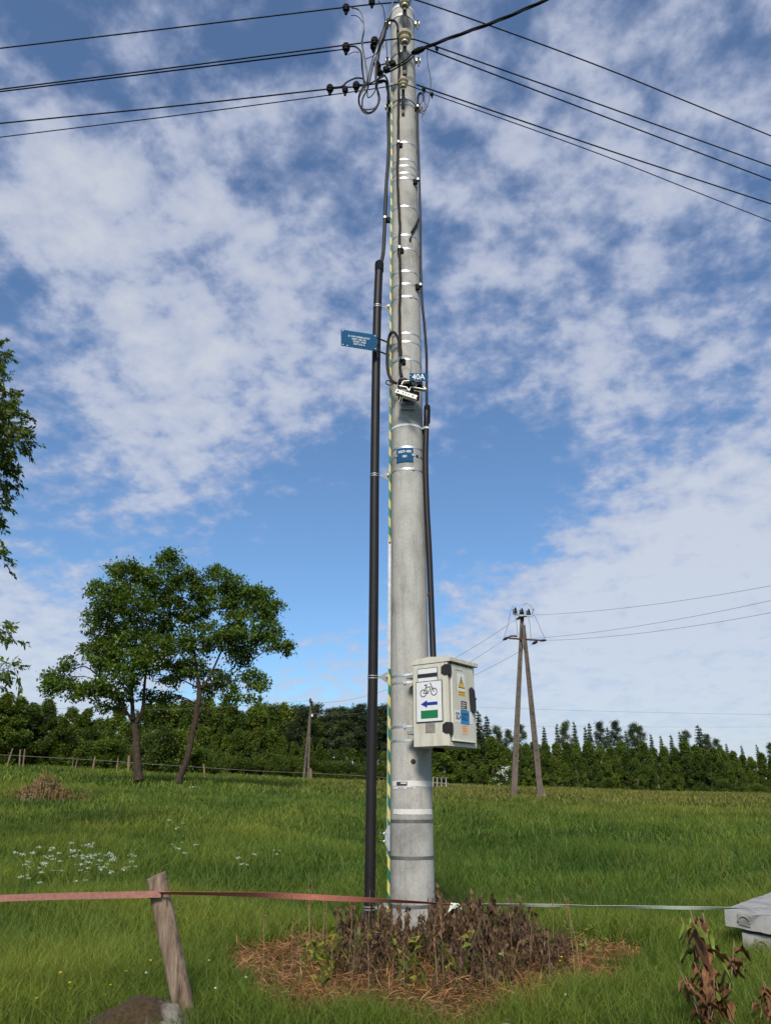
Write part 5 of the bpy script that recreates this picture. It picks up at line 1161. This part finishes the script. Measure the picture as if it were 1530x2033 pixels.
for (px, py) in [(608, 1925), (622, 1935), (640, 1960), (675, 1915), (698, 1925), (715, 1905), (690, 1945), (735, 1920), (792, 1935), (808, 1945), (812, 1985), (1010, 1925), (1030, 1945), (1165, 1905), (1185, 1912), (1158, 1890), (850, 1980), (640, 1925), (655, 1990), (870, 1900), (900, 1885), (930, 1905), (960, 1890), (985, 1900), (820, 1905), (845, 1920), (780, 1900), (1040, 1880), (945, 1930), (890, 1935), (760, 1895), (725, 1935), (915, 1960), (860, 1890), (905, 1870)]:
    g = ghit(px, py); put(rw.choice(YK), g.x, g.y, rw.uniform(.7, 1.15), 'yellowing green nettle sprig at the edge of the dead patch', 'nettle', 'yellowing nettles round the dead patch')
SK = []
for k_ in range(3):
    rng = np.random.default_rng(95 + k_); T = thing('dry_grass_stalk', (0, 0, 0), None, None); mb = MB()
    mb.tube(smooth_path([Vector((0, 0, -.02)), Vector((.02 * k_, .01, .2)), Vector((.05 * (k_ - 1), .02, .42 + .05 * k_))], 5), [.0035 - .0022 * i / 10 for i in range(11)], 5, False); mb.build('stalk', MT['drystem'], T)
    P = np.array([[.05 * (k_ - 1) + rng.normal() * .006, .02, .30 + .012 * i] for i in range(12)]); V, q, c = leaf_quads(rng, P, .03, .2, 0, np.tile([0, 0, 1.], (12, 1)), .5, .2); place(npmesh('seed_head', V, q, None, MT['straw'], c), 'seed_head', T); SK.append(T)
for _ in range(70):
    x = rw.uniform(-.75, 1.5); y = rw.uniform(4.8, 6.8)
    if float(dead(np.array([x]), np.array([y]))[0]) > .3 and math.hypot(x - PX, y - PYY) > .25: put(rw.choice(SK), x, y, rw.uniform(.5, .95), 'thin pale dry grass stalk among the dead weeds', 'dry grass', 'pale dry stalks among the dead weeds')
# straw litter
def litter():
    rng = np.random.default_rng(6); n = 30000; x = rng.uniform(-1.2, 2.1, n); y = rng.uniform(4.2, 7.0, n); k = rng.uniform(size=n) < dead(x, y) ** 1.3 * .95; x, y = x[k], y[k]; m = len(x)
    P = np.stack([x, y, gz(x, y) + rng.uniform(.005, .09, m)], 1); D = rng.normal(size=(m, 3)); D[:, 2] *= .45
    V, q, c = leaf_quads(rng, P, .095, .045, .5, D, .1, .6); o = place(npmesh('straw_litter', V, q, None, MT['straw'], c), 'straw_litter', None, (0, 0, 0)); tag(o, 'orange-brown dead straw lying round the pole foot', 'straw', kind='stuff')
litter()
# dock plant bottom right
def dock(px, py, Y, sc, label, seed, nst=4):
    rng = np.random.default_rng(seed); random.seed(seed); g = at(px, py, Y); z0 = gzf(g.x, Y); T = thing('dock_plant', (g.x, Y, z0), label, 'dead plant'); mb = MB(); V = []; Q = []; Cc = []; n0 = 0
    for s in range(nst):
        l = Vector((rng.uniform(-.16, .16), rng.uniform(-.1, .1), 0)) * sc; h = rng.uniform(.28, .52) * sc; b = Vector((g.x, Y, z0)); e = b + l + Vector((0, 0, h)); pts = smooth_path([b, b.lerp(e, .5) + Vector((.02, 0, 0)), e], 5); mb.tube(pts, .0032 * sc, 6)
        for k in range(11):
            p = np.array(pts[int(len(pts) * (.25 + .72 * rng.uniform()) ) - 1]); th = rng.uniform(0, 6.28); a = np.array([math.cos(th), math.sin(th), rng.uniform(-.9, .5)]); a /= np.linalg.norm(a); sd = np.cross(a, [0, 0, 1]); sd /= np.linalg.norm(sd); L0 = rng.uniform(.05, .125) * sc; W0 = L0 * rng.uniform(.12, .30); green = rng.uniform() < .22
            grid = []
            for i in range(7):
                t = i / 6; wv = W0 * math.sin(math.pi * min(.97, .06 + t * .94)) ** .7; cpos = p + a * L0 * t + np.array([0, 0, -1]) * L0 * .9 * t * t + sd * L0 * .18 * math.sin(t * 4 + k)
                for j in range(5):
                    u_ = (j - 2) / 2; V.append(cpos + sd * wv * u_ + np.array([0, 0, 1]) * (abs(u_) * wv * .6 + rng.normal() * .009 * sc)); Cc.append((np.array([.75, 1.9, .7]) if green else np.array([1.0, .95, .9]) * (.6 + .12 * (k % 6))) * rng.uniform(.7, 1.2))
            for i in range(6):
                for j in range(4): q0 = n0 + i * 5 + j; Q.append((q0, q0 + 1, q0 + 6, q0 + 5))
            n0 += 35
    mb.build('stem', MT['drystem'], T); place(npmesh('leaves', np.array(V), np.array(Q), None, MT['brownleaf'], np.array(Cc)), 'leaves', T)
dock(1418, 2030, 4.35, 1.05, 'dead dock plant with big curled brown leaves, bottom right', 91, 7); dock(1392, 2040, 4.2, .7, 'smaller dead dock plant low in front of the big one', 92, 4); dock(1515, 2030, 4.3, .55, 'reddish dead dock leaves in the bottom right corner', 93, 5)
# cow parsley
def parsley(seed):
    rng = np.random.default_rng(seed); T = thing('cow_parsley', (0, 0, 0), None, None); mb = MB(); P = []
    for s in range(4):
        e = Vector((rng.uniform(-.16, .16), rng.uniform(-.12, .12), rng.uniform(.22, .42))); mb.tube(smooth_path([Vector((0, 0, -.02)), Vector((e.x * .3, e.y * .3, e.z * .6)), e], 4), .0035, 5); P = []
        for k in range(7):
            a = rng.uniform(0, 6.28); r = rng.uniform(.0, .035); c = np.array([e.x + r * math.cos(a), e.y + r * math.sin(a), e.z + .01]); P.append(c + rng.normal(size=(5, 3)) * np.array([.009, .009, .003]))
        V, q, c = leaf_quads(rng, np.concatenate(P), .013, .9, 3.0, None); place(npmesh('umbel', V, q, None, MT['petal'], None), 'umbel', T)
    mb.build('stem', MT['stem'], T); return T
PK = [parsley(s) for s in (1, 2, 3)]
for (px, py) in [(118, 1712), (132, 1708), (145, 1720), (150, 1722), (158, 1735), (165, 1742), (172, 1728), (180, 1745), (188, 1722), (192, 1735), (200, 1730), (196, 1750), (205, 1758), (70, 1742), (62, 1755), (35, 1760), (45, 1768), (50, 1775), (100, 1745), (160, 1765), (238, 1748), (262, 1740), (345, 1680), (348, 1655), (368, 1705), (75, 1722), (475, 1740), (545, 1705)]:
    g = ghit(px, py + 22); put(rw.choice(PK), g.x, g.y, rw.uniform(.6, .95), 'white flowering cow parsley in the meadow left of the post', 'wildflower', 'white cow parsley in the left meadow')
def butter(seed):
    rng = np.random.default_rng(seed); T = thing('buttercup', (0, 0, 0), None, None); mb = MB(); mb.tube([(0, 0, 0), (.01, 0, .12), (.0, .01, .24)], .002, 5); mb.build('stem', MT['stem'], T)
    mb = MB(); mb.lathe((0, .01, .24), [(.003, 0), (.010, .004), (.013, .012), (.010, .010)], 9); mb.build('flower', MT['ypetal'], T); return T
BK = [butter(1)]
for (px, py) in [(109, 2001), (128, 2006), (130, 2002), (214, 1998), (201, 2003), (260, 1745), (243, 1968), (1114, 1938), (1121, 1943), (1111, 1965), (1378, 1789), (1410, 1878), (293, 1955), (60, 2030), (1247, 1800)]:
    g = ghit(px, py + 24); put(BK[0], g.x, g.y, rw.uniform(.5, .7), 'single yellow buttercup flower standing in the grass', 'wildflower', 'yellow buttercups in the grass')
# white daisies as small clovers scattered
def daisy():
    T = thing('white_clover', (0, 0, 0), None, None); mb = MB(); mb.tube([(0, 0, 0), (.0, 0, .18)], .002, 5); mb.build('stem', MT['stem'], T)
    mb = MB(); mb.lathe((0, 0, .18), [(.003, 0), (.011, .004), (.012, .010), (.006, .016)], 8); mb.build('flower', MT['petal'], T); return T
DK = daisy()
for (px, py) in [(1328, 1740), (1336, 1742), (1341, 1746), (1380, 1741), (285, 1970), (278, 1975), (412, 1933), (485, 1975), (424, 1998), (925, 1711), (1020, 1992), (1125, 2010), (890, 1650), (970, 1655), (980, 1652), (1090, 1640), (330, 1600), (520, 1680)]:
    g = ghit(px, py + 18); put(DK, g.x, g.y, rw.uniform(.45, .7), 'tiny white flower head dotted in the grass', 'wildflower', 'tiny white flowers in the grass')
# dry weeds on the left
def dryclump():
    g = ghit(92, 1592); rng = np.random.default_rng(3); T = thing('dry_weed_clump', g, 'mound of dry brown weeds in the meadow at the left edge', 'dead plant'); mb = MB(); P = []; D = []
    for k in range(150):
        x = g.x + rng.normal() * .55; y = g.y + rng.normal() * .3; z = gzf(x, y); h = (.28 + .5 * math.exp(-((x - g.x + .1) / .35) ** 2)) * rng.uniform(.6, 1.2); e = Vector((x + rng.normal() * .08, y, z + h)); mb.tube([Vector((x, y, z)), e], [.008, .003], 4, False)
        for j in range(9): P.append(np.array(Vector((x, y, z)).lerp(e, rng.uniform(.2, 1)))); D.append(np.array([rng.normal() * .5, rng.normal() * .5, rng.uniform(-.3, 1)]))
    V, q, c = leaf_quads(rng, np.array(P), .10, .35, 0, np.array(D), .2, .3); tag(mb.build('stalks', MT['drystem'], T), kind='stuff'); place(npmesh('leaves', V, q, None, MT['brownleaf'], c), 'leaves', T)
dryclump()

# ------------------------------------------------------------------ far fence and rack
def farfence():
    T = thing('electric_fence', (at(400, 1530, 58).x, 58, gzf(at(400, 1530, 58).x, 58)), 'long low tape fence on pale posts along the far edge of the meadow', 'fence')
    L_ = [(-60, 1496, 58), (20, 1499.5, 58), (189, 1509, 58), (258, 1514, 58), (406, 1524, 59), (512, 1530.5, 60), (616, 1535, 62), (740, 1542, 62), (884, 1556, 60), (1012, 1567, 56)]
    pts = smooth_path([at(x, y, Y) for x, y, Y in L_], 4); mb = MB(); mb.tube(pts, .011, 5); mb.build('tape', MT['palecable'], T)
    for (xb, yb, xt, yt, Y, r) in [(184, 1526, 189.5, 1502, 58, .07), (256, 1522, 256.5, 1500, 58, .09), (407, 1540, 404.5, 1517, 59, .06), (512, 1548, 512, 1538, 60, .04), (617, 1550, 616.5, 1526, 62, .11), (735, 1556, 735, 1545, 62, .05), (752, 1560, 752, 1545, 61, .04), (16, 1505, 26, 1486, 58, .06), (41, 1510, 41, 1488, 58, .06), (48, 1510, 50, 1487, 58, .05), (233, 1520, 235, 1505, 58, .05), (150, 1520, 154, 1508, 58, .035), (145, 1516, 146, 1506, 58, .03)]:
        a = at(xb, yb, Y); b = at(xt, yt, Y); a.z = min(a.z, gzf(a.x, a.y) - .05); mb = MB(); mb.tube([a, a.lerp(b, .5), b], [r * .95, r, r * .9], 6); mb.build('post', MT['wood'], T)
farfence()
def rack():
    Y = 56; T = thing('white_rack', (at(875, 1560, Y).x, Y, gzf(at(875, 1560, Y).x, Y)), 'small white tube rack with reddish bricks just right of the pole, far off', 'rack'); mb = MB()
    for x in (859, 867.5, 876, 885): mb.tube([at(x, 1562, Y), at(x, 1543 + (x - 859) * .08, Y)], .014, 5)
    for y in (1543, 1553.5): mb.tube([at(859, y, Y), at(886, y + 1.6, Y)], .014, 5); mb.tube([at(859, y, Y + .9), at(886, y + 1.6, Y + .9)], .012, 5)
    mb.build('frame', MT['white'], T); mb = MB(); rg = random.Random(1)
    for k in range(12): mb.box(at(861 + k * 1.7, 1558 + rg.uniform(-2, 1), Y + .4), (.16, .12, .09), None, .01)
    mb.build('bricks', MT['rubbertape'], T)
rack()

# ------------------------------------------------------------------ twin-legged poles
def leg(mb, b, t, w0, w1, d0=.2, d1=.14, side=Vector((1, 0, 0)), holes=16):
    ax_ = (t - b).normalized(); X = (side - ax_ * side.dot(ax_)).normalized(); Yv = ax_.cross(X).normalized(); L0 = (t - b).length
    def ring_(s, x0, x1, dd):
        c = b + ax_ * s; return [c + X * x0 - Yv * dd / 2, c + X * x1 - Yv * dd / 2, c + X * x1 + Yv * dd / 2, c + X * x0 + Yv * dd / 2]
    def seg(s0, s1, f0, f1, dsc=1.0):
        wA = w0 + (w1 - w0) * s0 / L0; wB = w0 + (w1 - w0) * s1 / L0; dA = (d0 + (d1 - d0) * s0 / L0) * dsc; dB = (d0 + (d1 - d0) * s1 / L0) * dsc
        vs = ring_(s0, wA * (f0 - .5), wA * (f1 - .5), dA) + ring_(s1, wB * (f0 - .5), wB * (f1 - .5), dB); mb.add(vs, [(3, 2, 1, 0), (4, 5, 6, 7), (0, 1, 5, 4), (1, 2, 6, 5), (2, 3, 7, 6), (3, 0, 4, 7)])
    s0 = L0 * .17; seg(-.4, s0, 0, 1)
    seg(s0, L0, 0, .30); seg(s0, L0, .70, 1); seg(s0, L0, .30, .70, .22)
    n = holes; sl = (L0 - s0) / n
    for k in range(n + 1): seg(s0 + max(0, k * sl - sl * .24), min(L0, s0 + k * sl + sl * .24), .33, .67, .6)
def aframe():
    Y = 45.0; bl_, br_ = at(1019, 1583, Y), at(1073, 1589, Y); tl, tr = at(1036.5, 1215, Y), at(1038.5, 1241, Y - .25)
    zg = gzf(at(1045, 1585, Y).x, Y); T = thing('twin_legged_pole', (at(1045, 1585, Y).x, Y, zg), 'twin-legged concrete power pole with two crossarms, right of the cable box', 'utility pole', None)
    for b, t in ((bl_, tl), (br_, tr)):
        b = Vector((b.x, b.y, gzf(b.x, b.y))); mb = MB(); leg(mb, b, t, .34, .20); mb.build('leg', MT['oldconcrete'], T, smooth=False)
    Yf = Y - .2
    a, b = at(1000, 1266.5, Yf + .6), at(1081, 1272, Yf - .6)
    mb = MB(); d = (b - a); mb.box(a.lerp(b, .52), (d.length * .80, .12, .10), (d.normalized(), Vector((0, 1, 0)), d.normalized().cross(Vector((0, 1, 0)))), .01); mb.build('lower_crossarm', MT['rust'], T)
    mb = MB(); mb.tube(smooth_path([a + Vector((.25, 0, .02)), a + Vector((.45, 0, .12)), a + Vector((.8, 0, .10))], 4), .06, 6); mb.tube([a.lerp(b, .5) + Vector((-.1, 0, 0)), a.lerp(b, .5) + Vector((-.1, -.2, -.6))], .04, 5); mb.build('arm_bracket', MT['bracket'], T)
    for (x, y, dx, dy) in ((1003, 1268, -.18, -.1), (1077, 1271.5, .2, 0), (1061, 1276, -.2, -.1), (1030, 1227, -.24, -.13)):
        c = at(x, y, Yf - .1); m_ = MB(); ax_ = Vector((dx, -.1, dy)).normalized(); m_.lathe(c - ax_ * .2, [(.02, 0), (.07, .03), (.04, .06), (.085, .1), (.045, .14), (.095, .2), (.05, .24), (.085, .3), (.04, .34), (.06, .38), (.02, .42)], 10, ax_); m_.build('strain_insulator', MT['darkceramic'], T)
    a, b = at(1018, 1219, Yf + .2), at(1057, 1223, Yf - .2); mb = MB()
    for off in (-.13, .16):
        mb.box(a.lerp(b, .5) + Vector((0, off, off * .4)), ((b - a).length, .06, .09), ((b - a).normalized(), Vector((0, 1, 0)), (b - a).normalized().cross(Vector((0, 1, 0)))), .008)
    mb.box(a.lerp(b, .5) + Vector((0, 0, -.08)), ((b - a).length * .4, .3, .06), None, .01); mb.build('switch_frame', MT['galv'], T)
    for x, y in ((1023.5, 1213), (1036.5, 1214.5), (1050, 1216)):
        c = at(x, y, Yf - .05); m_ = MB()
        m_.lathe(c - Vector((0, 0, .12)), [(.09, 0), (.10, .04), (.06, .07), (.095, .12), (.055, .15), (.085, .20), (.045, .24), (.07, .28), (.03, .33), (.015, .36)], 10, Vector((-.08, 0, 1)))
        m_.lathe(c + Vector((-.13, .05, -.12)), [(.05, 0), (.06, .04), (.035, .07), (.055, .12), (.03, .16), (.05, .2), (.02, .26)], 8, Vector((.0, 0, 1))); m_.build('post_insulator', MT['darkceramic'], T)
    mb = MB(); r = .011
    for L_ in ([(1018, 1203), (1013, 1215), (1008, 1240), (1000, 1266)], [(1054, 1220), (1062, 1225), (1072, 1248), (1081, 1268)], [(1048, 1225), (1051, 1240), (1053, 1262), (1053, 1275)], [(1037, 1202), (1044, 1198), (1052, 1202), (1058, 1212)], [(1022, 1222), (1025, 1240), (1027, 1262)]):
        mb.tube(smooth_path([at(x, y, Yf - .1) for x, y in L_], 5), r, 5)
    mb.tube([at(1056, 1218, Yf), at(1059, 1209, Yf)], .03, 5); mb.build('jumper_wire', MT['wire'], T)
    b = at(1079.5, 1587, 44.6); b.z = gzf(b.x, b.y); mb = MB(); mb.tube([b, at(1080, 1567, 44.6)], [.07, .05], 6); o_ = mb.build('wooden_stake', MT['wood']); tag(o_, 'short dark stake beside the right leg of the twin-legged pole', 'stake')
aframe()
def farpole():
    Y = 74.0; T = thing('twin_legged_pole', (at(612, 1550, Y).x, Y, gzf(at(612, 1550, Y).x, Y)), 'distant lattice-like concrete power pole left of the black conduit', 'utility pole')
    for (xb, xt, yt) in ((602.5, 614.5, 1420), (611.5, 616.5, 1393)):
        b = at(xb, 1549, Y); b.z = min(gzf(b.x, Y), b.z); mb = MB(); leg(mb, b, at(xt, yt, Y), .20, .12, holes=18); mb.build('leg', MT['oldconcrete'], T, smooth=False)
    mb = MB(); mb.box(at(627, 1416.5, Y), (1.35, .09, .09)); mb.build('crossarm', MT['rust'], T)
    mb = MB()
    for x, y in ((616, 1391), (619, 1396), (638, 1413)): mb.lathe(at(x, y, Y), [(.05, -.25), (.12, -.1), (.07, 0), (.12, .1), (.05, .22)], 8)
    mb.build('insulator', MT['darkceramic'], T); mb = MB(); mb.box(at(619.5, 1420.5, Y), (.16, .12, .24), None, .02); mb.build('white_box', MT['white'], T)
farpole()
def span(a, b, sag, r, label, group, n=24):
    mb = MB(); mb.tube([a.lerp(b, i / n) - Vector((0, 0, 4 * sag * (i / n) * (1 - i / n))) for i in range(n + 1)], r, 5); o = mb.build('distant_wire', MT['greycable']); tag(o, label, 'overhead wire', group)
G3 = 'thin wires of the twin-legged power line'
for (p0, p1, lab) in [((1055, 1221), (1530, 1152), 'highest thin wire from the twin-legged pole to the right edge'), ((1052, 1268), (1530, 1181), 'middle thin wire from the twin-legged pole to the right edge'), ((1083, 1271.5), (1530, 1205), 'lowest thin wire from the twin-legged pole to the right edge')]:
    a = at(*p0, 44.8); b = at(*p1, 30.0); d = b - a; span(a, a + d * 1.25, .35, .0085, lab, G3)
for (p0, p1, lab, sg) in [((1025, 1229), (617, 1395), 'highest thin wire between the two distant power poles', 2.3), ((1001, 1270), (639, 1414), 'middle thin wire between the two distant power poles', 2.0), ((1058, 1278), (640, 1419), 'lowest thin wire between the two distant power poles', 2.0)]:
    span(at(*p0, 45), at(*p1, 74), sg * .6, .010, lab, G3)
a, b = at(616, 1391, 74), at(-50, 1392, 110); span(a, b, 1.0, .016, 'thin wire running left from the far power pole', G3)
span(at(760, 1396, 160), at(1700, 1420, 160), .5, .020, 'upper faint wire low over the right wood', 'faint far wires over the right wood')
span(at(760, 1438, 160), at(1700, 1442, 160), .3, .016, 'lower faint wire low over the right wood', 'faint far wires over the right wood')
# drop every template that was never placed
for k in SK + KB + KP + KS + KU + KD + WK + YK + PK + BK + [DK]:
    if k not in used:
        for ch in list(k.children): bpy.data.objects.remove(ch)
        bpy.data.objects.remove(k)
